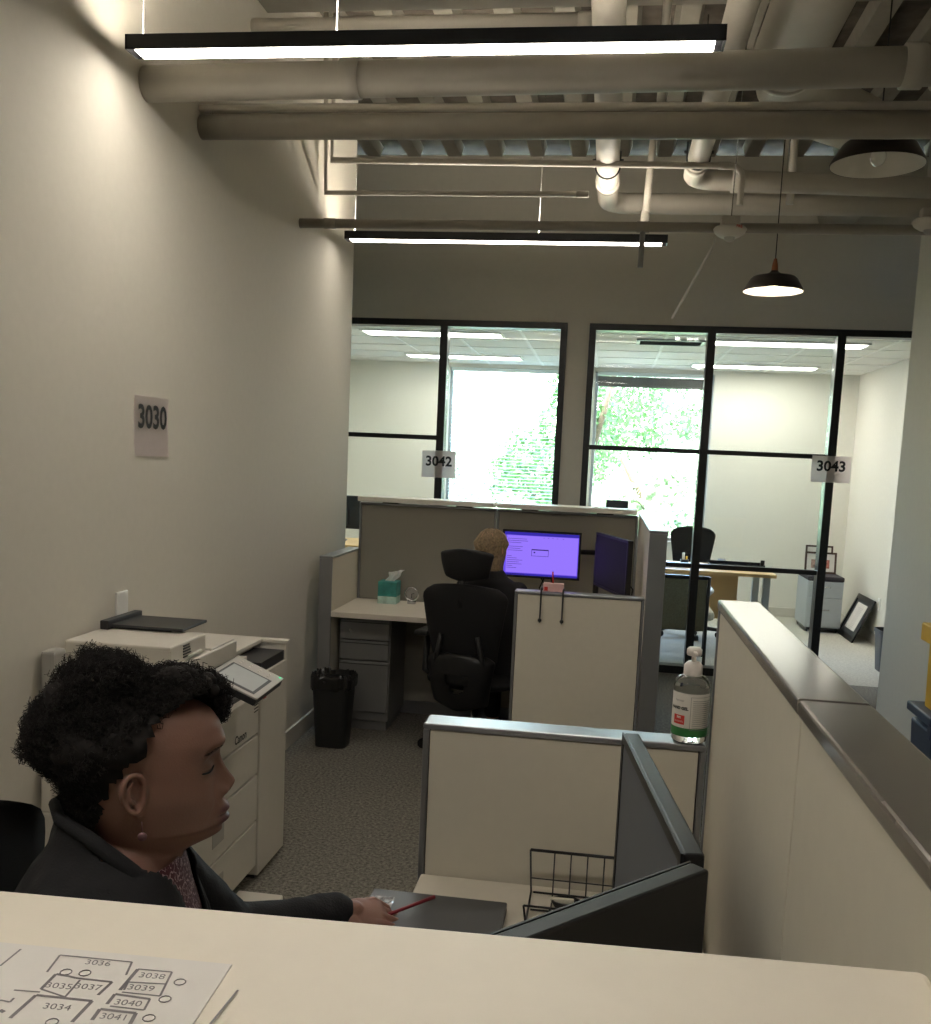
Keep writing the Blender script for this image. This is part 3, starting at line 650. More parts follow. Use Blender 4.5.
MB().tube([(-.11, y1, z1), (.22, y1, z1)], .0034, 8).build('top_rim', M['black'], t)
t = thing('cable_bundle', (-.02, 1.85, .75), 'small bundle of dark cables lying in the wire organiser', 'cables')
b = MB(); rnd = random.Random(3)
for i in range(3): b.tube([(-.03+.02*math.cos(a)*(1+.2*i), 1.85+.02*math.sin(a), .757+.006*i) for a in [k*2*PI/12 for k in range(12)]], .003, 6, closed=True)
b.build('coil', M['blackmat'], t); box('tie', M['cream'], -.06, -.015, 1.845, 1.855, .765, .775, t, .002)
# flat dark board and red pen
t = thing('laptop', (-.28, 1.72, .74), 'closed dark grey laptop lying at the desk edge under the hand', 'laptop')
MB().box(-.415, -.145, 1.50, 1.835, .7405, .752, .003).build('base', M['darkgrey'], t); MB().box(-.415, -.145, 1.50, 1.835, .753, .762, .003).build('lid', mat('laptop_lid', (88, 90, 92), .3, metal=.3), t)
def at(px, py, **k):
    v = Vector(((px-CX)/FPX, (py-CYP)/FPX)); d = RT*v.x-UP*v.y+_f
    (a, val), = k.items(); i = 'XYZ'.index(a); return EYE+d*((val-EYE[i])/d[i])
# ================================================================== FAR WORKSTATION
DZ = .72
def slab_panel(x0, x1, label):
    t = panel((x0, 5.985), (x1, 5.985), 1.325, label, infill='fabric', name='office_partition')
    box('top_shelf', M['capwhite'], x0+.004, x1-.012, 5.88, 6.1, 1.333, 1.362, t, .003)
    b = MB()
    for x in (x0+.2, x1-.2): b.box(x-.05, x+.05, 5.93, 6.04, 1.324, 1.334)
    b.build('shelf_bracket', M['black'], t)
slab_panel(-1.52, -.658, 'grey fabric back panel with white shelf cap, left of the pair')
slab_panel(-.655, .2, 'grey fabric back panel with white shelf cap behind the purple screen')
panel((.243, 4.44), (.243, 6.02), 1.342, 'tall side panel with grey end right of the far workstation', th=.08, z0=.08)
panel((-.39, 4.478), (.2, 4.478), 1.032, 'half-height cream panel behind the far office chair', th=.07)
panel((-1.56, 5.37), (-1.56, 6.0), 1.035, 'short low panel between the left wall and far desk', th=.075)
t = thing('workstation_desk', (-.65, 5.65, 0), 'white desk surface of the far workstation under the grey panels', 'desk')
MB().prism([(-1.52, 5.36), (-.62, 5.36), (-.45, 5.2), (-.45, 4.52), (.2, 4.52), (.2, 5.945), (-1.52, 5.945)][0:2]+[(-.25, 5.3), (-.2, 4.9), (-.2, 4.53), (.2, 4.53), (.2, 5.945), (-1.52, 5.945)], DZ-.032, DZ, 'Z', bev=.004).build('desk_top', M['desk'], t)
box('support_leg', M['metal_grey'], .1, .16, 4.6, 4.66, 0, DZ-.032, t)
t = thing('drawer_pedestal', (-1.34, 5.7, 0), 'grey three-drawer pedestal under the left end of the far desk', 'drawers')
MB().box(-1.5, -1.195, 5.5, 5.94, .06, .675, .003).box(-1.48, -1.21, 5.52, 5.92, 0, .06).build('body', M['metal_grey'], t)
for z0, z1, nm in ((.545, .662, 'drawer'), (.425, .538, 'drawer'), (.115, .415, 'drawer')):
    o = box(nm, M['metal_grey'], -1.495, -1.2, 5.478, 5.5, z0, z1, t, .004)
    MB().box(-1.493, -1.202, 5.474, 5.482, z1-.016, z1-.011).build('finger_pull', M['darkgrey'], o)
MB().tube([(-1.43, 5.48, .6), (-1.43, 5.472, .6)], .008, 12).build('lock', M['steel'], t)
def screen_content(t, X, w, h, bz):
    def q(x0, x1, z0, z1, y, mt_, nm):
        b = MB(); b.X = X; b.box(x0, x1, y, y+.0006, z0, z1).build(nm, mt_, t)
    sw, sh = w-2*bz, h-2*bz; L, B = -w/2+bz, bz
    f = lambda u0, u1, v0, v1, y, mt_, nm: q(L+u0*sw, L+u1*sw, B+v0*sh, B+v1*sh, y, mt_, nm)
    f(.03, .99, .06, .92, .0014, M['scr_page'], 'screen_page')
    f(0, 1, .93, 1, .0014, M['scr_bar'], 'title_bar'); f(0, 1, 0, .045, .0014, M['scr_bar'], 'task_bar')
    b = MB(); b.X = X
    rnd = random.Random(5)
    for i in range(16):
        v = .84-.045*i
        if i in (3, 7, 8): continue
        b.box((L+.04*sw), (L+(.1+.16*rnd.random()+(.1 if i < 2 else 0))*sw), .0021, .0024, B+v*sh, B+(v+.008)*sh)
    for i in range(13): b.box((L+(.01+.022*i)*sw), (L+(.022+.022*i)*sw), .0021, .0024, B+.012*sh, B+.034*sh)
    for u in (.52, .58, .64, .7, .78): b.box((L+u*sw), (L+(u+.02)*sw), .0021, .0024, B+.885*sh, B+.892*sh)
    b.box((L+.015*sw), (L+.035*sw), .0021, .0024, B+.78*sh, B+.8*sh); b.build('screen_text', M['scr_text'], t)
    b = MB(); b.X = X; x0, x1, z0, z1 = .37, .6, .46, .62
    for a in ((x0, x1, z1-.025, z1), (x0, x1, z0, z0+.008), (x0, x0+.005, z0, z1), (x1-.005, x1, z0, z1), (x0+.03, x0+.05, z0+.07, z0+.1)):
        b.box((L+a[0]*sw), (L+a[1]*sw), .0021, .0024, B+a[2]*sh, B+a[3]*sh)
    b.build('dialog_box', M['scr_text'], t)
M['scr'] = emis('screen_glow', (112, 84, 235), .28); M['scr_page'] = emis('screen_page_glow', (142, 112, 240), .34)
M['scr_bar'] = emis('screen_bar_glow', (64, 52, 190), .22); M['scr_text'] = emis('screen_text_glow', (70, 52, 150), .12)
mt = monitor((-.588, 5.7), (-.127, 5.7), 1.222, .28, 'monitor with a glowing purple screen on the far desk', face=-1, screen='scr', zdesk=DZ, bez=.013, content=screen_content, stand=False)
m2 = monitor((.127, 5.03), (-.04, 5.56), 1.243, .30, 'dark turned monitor on an arm right of the purple screen', face=1, screen='screen_dark', zdesk=DZ, bez=.013, stand=False)
MB().tube([(.14, 5.06, 1.02), (.165, 5.06, .99), (.16, 5.07, .95), (.14, 5.08, .97)], .004, 6).build('cable', M['blackmat'], m2)
t = thing('display_stand', (-.03, 5.84, DZ), 'black pole and arm holding the two far monitors', 'stand')
MB().tube([(-.03, 5.84, DZ+.01), (-.03, 5.84, 1.16)], .018, 14).build('pole', M['black'], t)
MB().lathe([(0, 0), (.06, 0), (.06, .01), (0, .012)], (-.03, 5.84, DZ), 24).build('base', M['black'], t)
MB().tube([(-.03, 5.84, 1.1), (-.33, 5.8, 1.1), (-.35, 5.735, 1.1)], .016, 10).build('arm', M['black'], t)
MB().tube([(-.03, 5.84, 1.1), (.08, 5.6, 1.1), (.075, 5.32, 1.1)], .016, 10).build('arm', M['black'], t)
t = thing('cable_bundle', (-.3, 5.8, DZ), 'loose black cables hanging under the purple screen', 'cables')
b = MB()
for i, (x0, x1) in enumerate(((-.36, -.31), (-.33, -.35), (-.3, -.27), (-.27, -.32))): b.tube([(x0, 5.74, .95), ((x0+x1)/2+.02*(-1)**i, 5.76, .88), (x1, 5.78, .8), (x1+.02, 5.8, DZ+.006)], .004, 6)
b.build('cable', M['blackmat'], t)
# tissue box, round desk clock
t = thing('tissue_box', (-1.285, 5.83, DZ), 'teal and white tissue box on the far desk', 'tissue box')
b = MB(); b.box(-1.345, -1.228, 5.77, 5.89, DZ+.045, DZ+.135, .003); b.build('upper_carton', M['teal'], t)
MB().box(-1.345, -1.228, 5.77, 5.89, DZ, DZ+.046, .002).build('lower_carton', mat('teal_white_print', (176, 208, 200), .6, var=.3, vscale=20), t)
b = MB(); N = 12; g = {}
for i in range(N+1):
    for j in range(N+1):
        u, v = i/N-.5, j/N; g[i, j] = b.bm.verts.new((-1.285+u*.05*(1+v)+.045*v+.006*math.sin(9*v+u*7), 5.83+.012*math.sin(u*16+v*4)*(.4+v), DZ+.125+v*.075+.02*u*v))
for i in range(N):
    for j in range(N): b.bm.faces.new((g[i, j], g[i+1, j], g[i+1, j+1], g[i, j+1]))
b.build('tissue', M['tissue'], t, smooth=True)
t = thing('desk_clock', (-1.145, 5.84, DZ), 'small round silver-rimmed clock beside the tissue box', 'clock')
cz = DZ+.062
b = MB(); b.tube([(-1.145+.04*math.cos(a), 5.83, cz+.04*math.sin(a)) for a in [k*2*PI/28 for k in range(28)]], .006, 8, closed=True); b.build('rim', M['steel'], t)
MB().lathe([(0, 0), (.038, 0), (.038, .008), (0, .008)], (0, 0, 0), 28, mtx=Matrix.Translation((-1.145, 5.838, cz)) @ Matrix.Rotation(R(90), 4, 'X')).build('face', M['plastic_g'], t)
MB().tube([(-1.145, 5.827, cz), (-1.145, 5.827, cz-.025)], .002, 5).tube([(-1.145, 5.827, cz), (-1.128, 5.827, cz+.004)], .002, 5).build('hand', M['ink'], t)
MB().box(-1.17, -1.12, 5.82, 5.86, DZ, DZ+.018, .004).build('stand', M['steel'], t)
# hanging wire hooks with a card box on the half panel
t = thing('card_holder', (-.215, 4.475, 1.032), 'small pink card box standing on the half-height panel cap', 'box')
b = MB(); b.box(-.262, -.168, 4.455, 4.495, 1.034, 1.072, .002).build('carton', M['pink'], t); box('red_print', M['red'], -.256, -.24, 4.4535, 4.4555, 1.038, 1.056, t)
MB().tube([(-.216, 4.475, 1.045), (-.222, 4.475, 1.125)], .0035, 8).build('pen', M['red'], label='thin red pencil standing in the small pink card box', cat='pencil')
for x in (-.268, -.168):
    t = thing('panel_hook', (x, 4.42, .9), 'black wire hook over the half panel, %s of the pair' % ('left' if x < -.2 else 'right'), 'hook', 'over-panel hooks')
    MB().tube([(x, 4.53, .98), (x, 4.53, 1.04), (x, 4.51, 1.047), (x, 4.44, 1.047), (x, 4.432, 1.04), (x, 4.432, .905), (x, 4.42, .895), (x, 4.41, .905)], .0038, 8).build('wire', M['black'], t)
    MB().ball((x, 4.425, .903), .009).build('hook_tip', M['black'], t)
# waste bin near far desk
def waste_bin(c, w, d, h, label, mt_, liner=True, k=.8):
    x, y = c; t = thing('waste_bin', (x, y, 0), label, 'bin')
    b = MB(); n = 28; V = []
    def ring(f, z, inset=0):
        out = []
        for i in range(n):
            a = 2*PI*i/n; cx_, sy_ = math.cos(a), math.sin(a); e = .45
            out.append(b.bm.verts.new((x+math.copysign(abs(cx_)**e, cx_)*(w/2*f-inset), y+math.copysign(abs(sy_)**e, sy_)*(d/2*f-inset), z)))
        return out
    rs = [ring(k, 0), ring(1, h-.03), ring(1.06, h-.028), ring(1.06, h), ring(1, h, .004), ring(k, .02, .006)]
    b.bm.faces.new(rs[0][::-1]); b.bm.faces.new(rs[-1])
    for A, B in zip(rs, rs[1:]):
        for i in range(n): b.bm.faces.new((A[i], A[(i+1) % n], B[(i+1) % n], B[i]))
    b.build('body', mt_, t)
    if liner:
        b = MB(); rnd = random.Random(2); P = []
        for f, z in ((.93, h-.06), (1.0, h+.03), (1.075, h+.012), (1.085, h-.05)):
            P.append([b.bm.verts.new((x+math.copysign(abs(math.cos(a))**.45, math.cos(a))*w/2*f+rnd.uniform(-.004, .004), y+math.copysign(abs(math.sin(a))**.45, math.sin(a))*d/2*f+rnd.uniform(-.004, .004), z+rnd.uniform(-.01, .012))) for a in [2*PI*i/60 for i in range(60)]])
        for A, B in zip(P, P[1:]):
            for i in range(60): b.bm.faces.new((A[i], A[(i+1) % 60], B[(i+1) % 60], B[i]))
        b.build('liner', M['liner'], t, smooth=True)
waste_bin((-1.435, 5.17), .22, .19, .38, 'black waste bin with liner beside the drawer pedestal', M['bin_blk'])

# ================================================================== COPIER AND CABINET AT THE LEFT WALL
XW = LW+.01; XF = -1.222
t = thing('copier', (-1.43, 3.03, 0), 'large off-white office copier behind the seated woman', 'copier')
MB().box(XW, XF-.02, 2.70, 3.385, .06, .74, .006).box(XW+.02, XF-.06, 2.74, 3.36, 0, .06).build('lower_body', M['plastic_w'], t)
for z0, z1 in ((.585, .735), (.43, .578), (.25, .423), (.07, .243)):
    o = box('paper_drawer', M['plastic_w'], XF-.022, XF, 2.705, 3.38, z0, z1, t, .004)
    if z0 < .5: box('drawer_grip', M['plastic_g'], XF-.004, XF+.0015, 2.96, 3.06, z0+.05, z1-.055, o, .002)
box('drawer_label', M['plastic_d'], XF-.002, XF+.001, 3.27, 3.33, .66, .69, t) if False else None
MB().text('Canon', .042, face_mtx((XF+.0012, 3.2, .615), (0, 1, 0), (0, 0, 1)), off=.001).build('lettering', M['ink'], t)
MB().box(XW, -1.24, 2.70, 3.385, .74, .752).build('output_tray', M['plastic_d'], t)
MB().box(XW, -1.46, 2.71, 3.38, .752, .885).box(-1.46, -1.27, 2.71, 2.80, .752, .885).build('output_cavity', M['plastic_d'], t)
MB().box(-1.46, -1.27, 3.2, 3.38, .752, .87, .004).build('inner_column', M['plastic_g'], t)
MB().box(XW, -1.27, 2.71, 3.28, .885, .95, .006).build('scanner', M['plastic_w'], t)
MB().box(XW, -1.275, 3.06, 3.27, .945, .958, .004).build('scanner_side', M['plastic_w'], t)
b = MB(); b.box(XW+.01, -1.29, 2.78, 3.05, .95, 1.012, .006); b.box(-1.36, -1.288, 2.779, 2.782, .95, 1.0)
fd = b.build('document_feeder', M['plastic_w'], t)
b = MB()
for i in range(5): b.box(-1.291, -1.2875, 2.87, 2.93-.004*i, .962+i*.009, .966+i*.009)
b.build('vent_slots', M['plastic_d'], t)
MB().box(-1.293, -1.28, 2.9, 3.0, .957, .966, .002).build('feeder_latch', M['capwhite'], t)
b = MB(); b.box(XW+.02, -1.35, 3.0, 3.2, 1.018, 1.028, .003); b.box(XW+.02, XW+.05, 2.98, 3.22, 1.012, 1.042, .003); b.box(XW+.05, -1.4, 3.02, 3.05, 1.01, 1.022); b.build('document_tray', M['plastic_d'], t)
MB().box(XW+.003, XW+.05, 2.66, 2.73, .86, 1.0, .01).build('side_cover', M['plastic_g'], t)
MB().box(XW+.002, XW+.06, 2.655, 2.70, .3, .5, .006).box(XW+.002, XW+.04, 2.66, 2.70, .5, .62, .006).build('side_hinge', M['plastic_w'], t)
box('stabiliser_foot', M['plastic_w'], XF-.02, XF+.15, 3.12, 3.26, 0, .025, t, .006)
# tilted control panel
pts = [at(207, 674, Y=2.9), at(257, 699, Y=2.9), at(287, 679, Y=3.15), at(239, 656, Y=3.15)]
o_ = pts[0]; ux = (pts[1]-pts[0]).normalized(); vy = (pts[3]-pts[0]); vy = (vy-ux*vy.dot(ux)).normalized(); wl = (pts[1]-pts[0]).length; hl = (pts[3]-pts[0]).length
b = MB(); b.X = face_mtx(o_, ux, vy); b.box(0, wl, 0, hl, -.006, 0, .002).build('control_panel', M['plastic_g'], t)
b = MB(); b.X = face_mtx(o_, ux, vy); b.box(.002, wl-.002, .002, hl-.002, -.03, -.006, .004).build('control_panel_back', M['plastic_d'], t)
b = MB(); b.X = face_mtx(o_, ux, vy); b.box(.014, wl-.02, .02, hl*.72, .0002, .0012).build('screen_frame', M['darkgrey'], t)
b = MB(); b.X = face_mtx(o_, ux, vy); b.box(.022, wl-.03, .034, hl*.68, .0012, .002).build('screen', M['lcd'], t)
b = MB(); b.X = face_mtx(o_, ux, vy)
for i in range(4):
    for j in range(2): b.ball((.03+i*.035, hl*(.82+.08*j), 0), .0045, (1, 1, .4), 10)
b.build('button', M['plastic_w'], t)
b = MB(); b.X = face_mtx(o_, ux, vy); b.ball((wl-.012, hl*.95, .0), .004, (1, 1, .5), 10).build('indicator_lamp', emis('green_led', (60, 230, 150), 1.2), t)
MB().tube([(-1.28, 3.05, .86), tuple(o_+ux*wl*.5+vy*hl*.5+Vector((0, 0, -.03)))], .02, 10).build('panel_arm', M['plastic_g'], t)
b = MB(); b.X = face_mtx((XF+.0015, 3.35, .7), (0, 1, 0), (0, 0, 1))
for i in range(5): b.box(-.022, .02, -.028+i*.012, -.024+i*.012, 0, .0006)
b.build('printed_notes', M['ink'], t)
t = thing('side_cabinet', (-1.43, 3.57, 0), 'white cabinet unit at the far side of the copier', 'cabinet')
MB().box(XW, XF, 3.4, 3.7, .02, .80, .004).box(XW, XF, 3.675, 3.7, .8, .865).box(XW, XF-.14, 3.4, 3.675, .8, .865).build('body', M['plastic_w'], t)
MB().box(XF-.13, XF-.006, 3.41, 3.672, .802, .84).build('slot_opening', M['plastic_d'], t)
MB().box(XW, XF+.006, 3.67, 3.71, .862, .878, .003).box(XW, XF-.1, 3.392, 3.68, .862, .878, .003).build('top_panel', M['plastic_w'], t)
box('kick_base', M['plastic_d'], XW+.02, XF-.02, 3.42, 3.68, 0, .02, t)
MB().box(XF-.0005, XF+.001, 3.42, 3.47, .69, .75).build('notice_label', M['paper'], t); MB().box(XF+.001, XF+.0016, 3.425, 3.455, .70, .722).build('red_mark', M['red'], t)

# ================================================================== RIGHT SIDE BIN
t = thing('mop_bucket', (1.45, 3.95, 0), 'navy plastic tub with tall yellow top at the right edge', 'bucket')
MB().prism([(1.32, 0), (1.62, 0), (1.66, .66), (1.285, .66)], 3.86, 4.12, 'Y', bev=.01).build('tub', M['navy'], t)
MB().box(1.27, 1.68, 3.84, 4.14, .685, .722, .006).box(1.28, 1.31, 3.86, 3.9, .63, .69, .003).build('rim', M['navy'], t)
MB().prism([(1.31, .722), (1.6, .722), (1.59, 1.0), (1.305, 1.0)], 3.88, 4.05, 'Y', bev=.006).build('wringer_body', M['yellow'], t)
MB().box(1.26, 1.63, 3.86, 4.02, .995, 1.065, .006).build('wringer_top', M['yellow'], t)

# ================================================================== OFFICE 3043
t = thing('office_desk', (.85, 9.0, 0), 'light maple desk with grey metal legs in office 3043', 'desk')
box('desk_top', M['wood'], .1, 1.49, 8.62, 9.4, .712, .742, t, .003)
for x, y in ((1.42, 8.7), (1.42, 9.3), (.16, 8.7), (.16, 9.3)): box('leg', M['metal_lgrey'], x-.03, x+.03, y-.03, y+.03, 0, .712, t, .003)
box('modesty_panel', M['wood'], .25, 1.2, 8.84, 8.86, .3, .712, t)
t = thing('document_tray', (1.2, 8.95, .742), 'long black tray on the right end of the maple desk', 'tray')
MB().box(.95, 1.42, 8.84, 9.08, .742, .752).box(.95, 1.42, 8.84, 8.85, .752, .79).box(.95, 1.42, 9.07, 9.08, .752, .8).box(1.41, 1.42, 8.84, 9.08, .752, .8).box(.95, .96, 8.84, 9.08, .752, .78).build('tray', M['black'], t)
MB().box(1.385, 1.42, 8.87, 8.885, .79, .84, .003).build('upright_tab', M['black'], t)
t = thing('paper_stack', (.62, 8.85, .742), 'white papers on the maple desk left of the dark mullion', 'papers')
box('sheets', M['paper'], .5, .72, 8.72, 8.98, .742, .75, t, .001); box('top_sheet', M['paper'], .53, .74, 8.74, 9.0, .7505, .7515, t)
t = thing('pen_cup', (.735, 8.98, .742), 'dark cup with a white and yellow marker on the maple desk', 'cup')
MB().lathe([(0, 0), (.035, 0), (.038, .06), (.034, .06), (.032, .005), (0, .005)], (.735, 8.98, .742), 20).build('cup', M['black'], t)
MB().tube([(.725, 8.98, .75), (.722, 8.98, .86)], .012, 10).build('white_marker', M['capwhite'], t); MB().tube([(.75, 8.98, .75), (.752, 8.98, .83)], .009, 10).build('yellow_marker', M['yellow'], t)
mm = monitor((.01, 9.12), (.205, 9.06), 1.30, .3, 'monitor seen from behind above the white shelf in office 3043', face=1, zdesk=.742, bez=.012)
monitor((-2.95, 9.5), (-2.42, 9.5), 1.2, .33, 'dark monitor back at left edge of office 3042', face=1, zdesk=.742)
t = thing('office_desk', (-2.6, 9.5, 0), 'light maple desk at the left edge of office 3042', 'desk')
box('desk_top', M['wood'], -3.12, -1.9, 9.1, 9.9, .712, .742, t, .003)
for x, y in ((-3.05, 9.17), (-3.05, 9.83), (-1.97, 9.17), (-1.97, 9.83)): box('leg', M['metal_lgrey'], x-.03, x+.03, y-.03, y+.03, 0, .712, t, .003)
t = thing('file_cabinet', (2.28, 10.6, 0), 'light grey rolling file cabinet with a dark cushion top', 'cabinet')
MB().box(2.1, 2.45, 10.33, 10.88, .05, .53, .004).build('body', M['metal_lgrey'], t)
for z0, z1 in ((.365, .522), (.065, .355)):
    o = box('drawer', M['metal_lgrey'], 2.104, 2.446, 10.31, 10.33, z0, z1, t, .003)
    z = (z0+z1)/2+.03; MB().tube([(2.23, 10.31, z), (2.23, 10.292, z), (2.32, 10.292, z), (2.32, 10.31, z)], .005, 8).build('handle', M['steel'], o)
box('cushion', M['fabric_cushion'], 2.095, 2.455, 10.32, 10.89, .531, .58, t, .012)
box('plinth', M['black'], 2.12, 2.43, 10.35, 10.86, .02, .05, t)
for x, y in ((2.13, 10.37), (2.42, 10.37), (2.13, 10.84), (2.42, 10.84)): MB().ball((x, y, .02), .02, (.6, 1, 1), 10).build('caster', M['black'], t)
def picture(name, c, u, v, w, h, fr, label, cat, frame='darkwood', matw=.035, mat_='paper', inner=None, strut=True):
    t = thing(name, tuple(c), label, cat); X = face_mtx(c, u, v)
    b = MB(); b.X = X; b.box(-w/2, w/2, 0, fr, -.018, 0, .002).box(-w/2, w/2, h-fr, h, -.018, 0, .002).box(-w/2, -w/2+fr, fr, h-fr, -.018, 0, .002).box(w/2-fr, w/2, fr, h-fr, -.018, 0, .002)
    b.build('frame', M[frame], t)
    b = MB(); b.X = X; b.box(-w/2+fr, w/2-fr, fr, h-fr, -.014, -.008).build('mat_board', M[mat_], t)
    b = MB(); b.X = X; inner(b, t, X, w, h)
    if strut:
        b = MB(); b.X = X; b.box(-.02, .02, 0, h*.7, -.05, -.046, rot=Matrix.Rotation(R(-8), 3, 'X')).build('strut', M['black'], t)
    return t
def ph(b, t, X, w, h):
    b.box(-.095, -.015, .055, .145, -.008, -.0065).build('photo', M['photo'], t)
    b = MB(); b.X = X; b.box(.02, .09, .055, .145, -.008, -.0065).build('photo', M['red'] if False else mat('reddish_photo', (186, 112, 100), .6, var=.5, vscale=30), t)
tl = .12
picture('framed_photo', (2.27, 10.62, .582), (1, 0, 0), (0, math.sin(tl), math.cos(tl)), .32, .225, .02, 'front brown picture frame with two photos on the cushioned cabinet', 'picture frame', inner=ph)
picture('framed_photo', (2.275, 10.74, .582), (1, 0, 0), (0, math.sin(tl), math.cos(tl)), .28, .285, .018, 'rear brown picture frame peeking above the front one', 'picture frame', inner=lambda b, t, X, w, h: b.box(-.08, .08, .06, .2, -.008, -.0065).build('photo', M['photo'], t))
def cert(b, t, X, w, h):
    b.box(-w/2+.13, w/2-.13, .1, h-.08, -.008, -.0065).build('certificate', M['paper'], t)
    b = MB(); b.X = X
    for i in range(14): b.box(-.09+.02*(i % 3), .09-.02*(i % 2), h-.13-.017*i, h-.127-.017*i, -.0064, -.006)
    b.build('print_lines', M['inkgrey'], t)
picture('framed_certificate', (2.44, 10.12, .004), (0, -1, 0), (math.sin(.42), 0, math.cos(.42)), .62, .46, .05, 'large dark framed certificate leaning against the office wall on the floor', 'picture frame', frame='black', mat_='darkgrey', inner=cert, strut=False)
waste_bin((2.43, 8.5), .22, .28, .35, 'dark waste bin on the floor by the office 3043 wall', M['darkgrey'], liner=False)
# guest chair seen from behind
gx, gy = .68, 8.13
t = thing('guest_chair', (gx, gy, 0), 'metal framed guest chair with olive mesh back before the maple desk', 'chair')
for s in (-1, 1):
    x = gx+s*.19
    MB().tube([(x, gy-.06, 0), (x, gy-.02, .4), (x, gy-.06, .75)], .014, 8).build('rear_leg', M['black'], t)
    MB().tube([(x+s*.04, gy+.42, 0), (x+s*.04, gy+.42, .61)], .014, 8).build('front_leg', M['black'], t)
    MB().tube([(x, gy-.03, .6), (x+s*.04, gy+.05, .625), (x+s*.04, gy+.4, .625), (x+s*.04, gy+.43, .6)], .017, 8).build('armrest', M['metal_lgrey'], t)
box('backrest', M['mesh_olive'], gx-.175, gx+.175, gy-.06, gy-.03, .3, .73, t, .01); box('back_rail', M['black'], gx-.19, gx+.19, gy-.07, gy-.03, .725, .755, t, .006)
box('seat', M['cream'], gx-.2, gx+.26, gy, gy+.43, .38, .46, t, .03); 
t2 = None
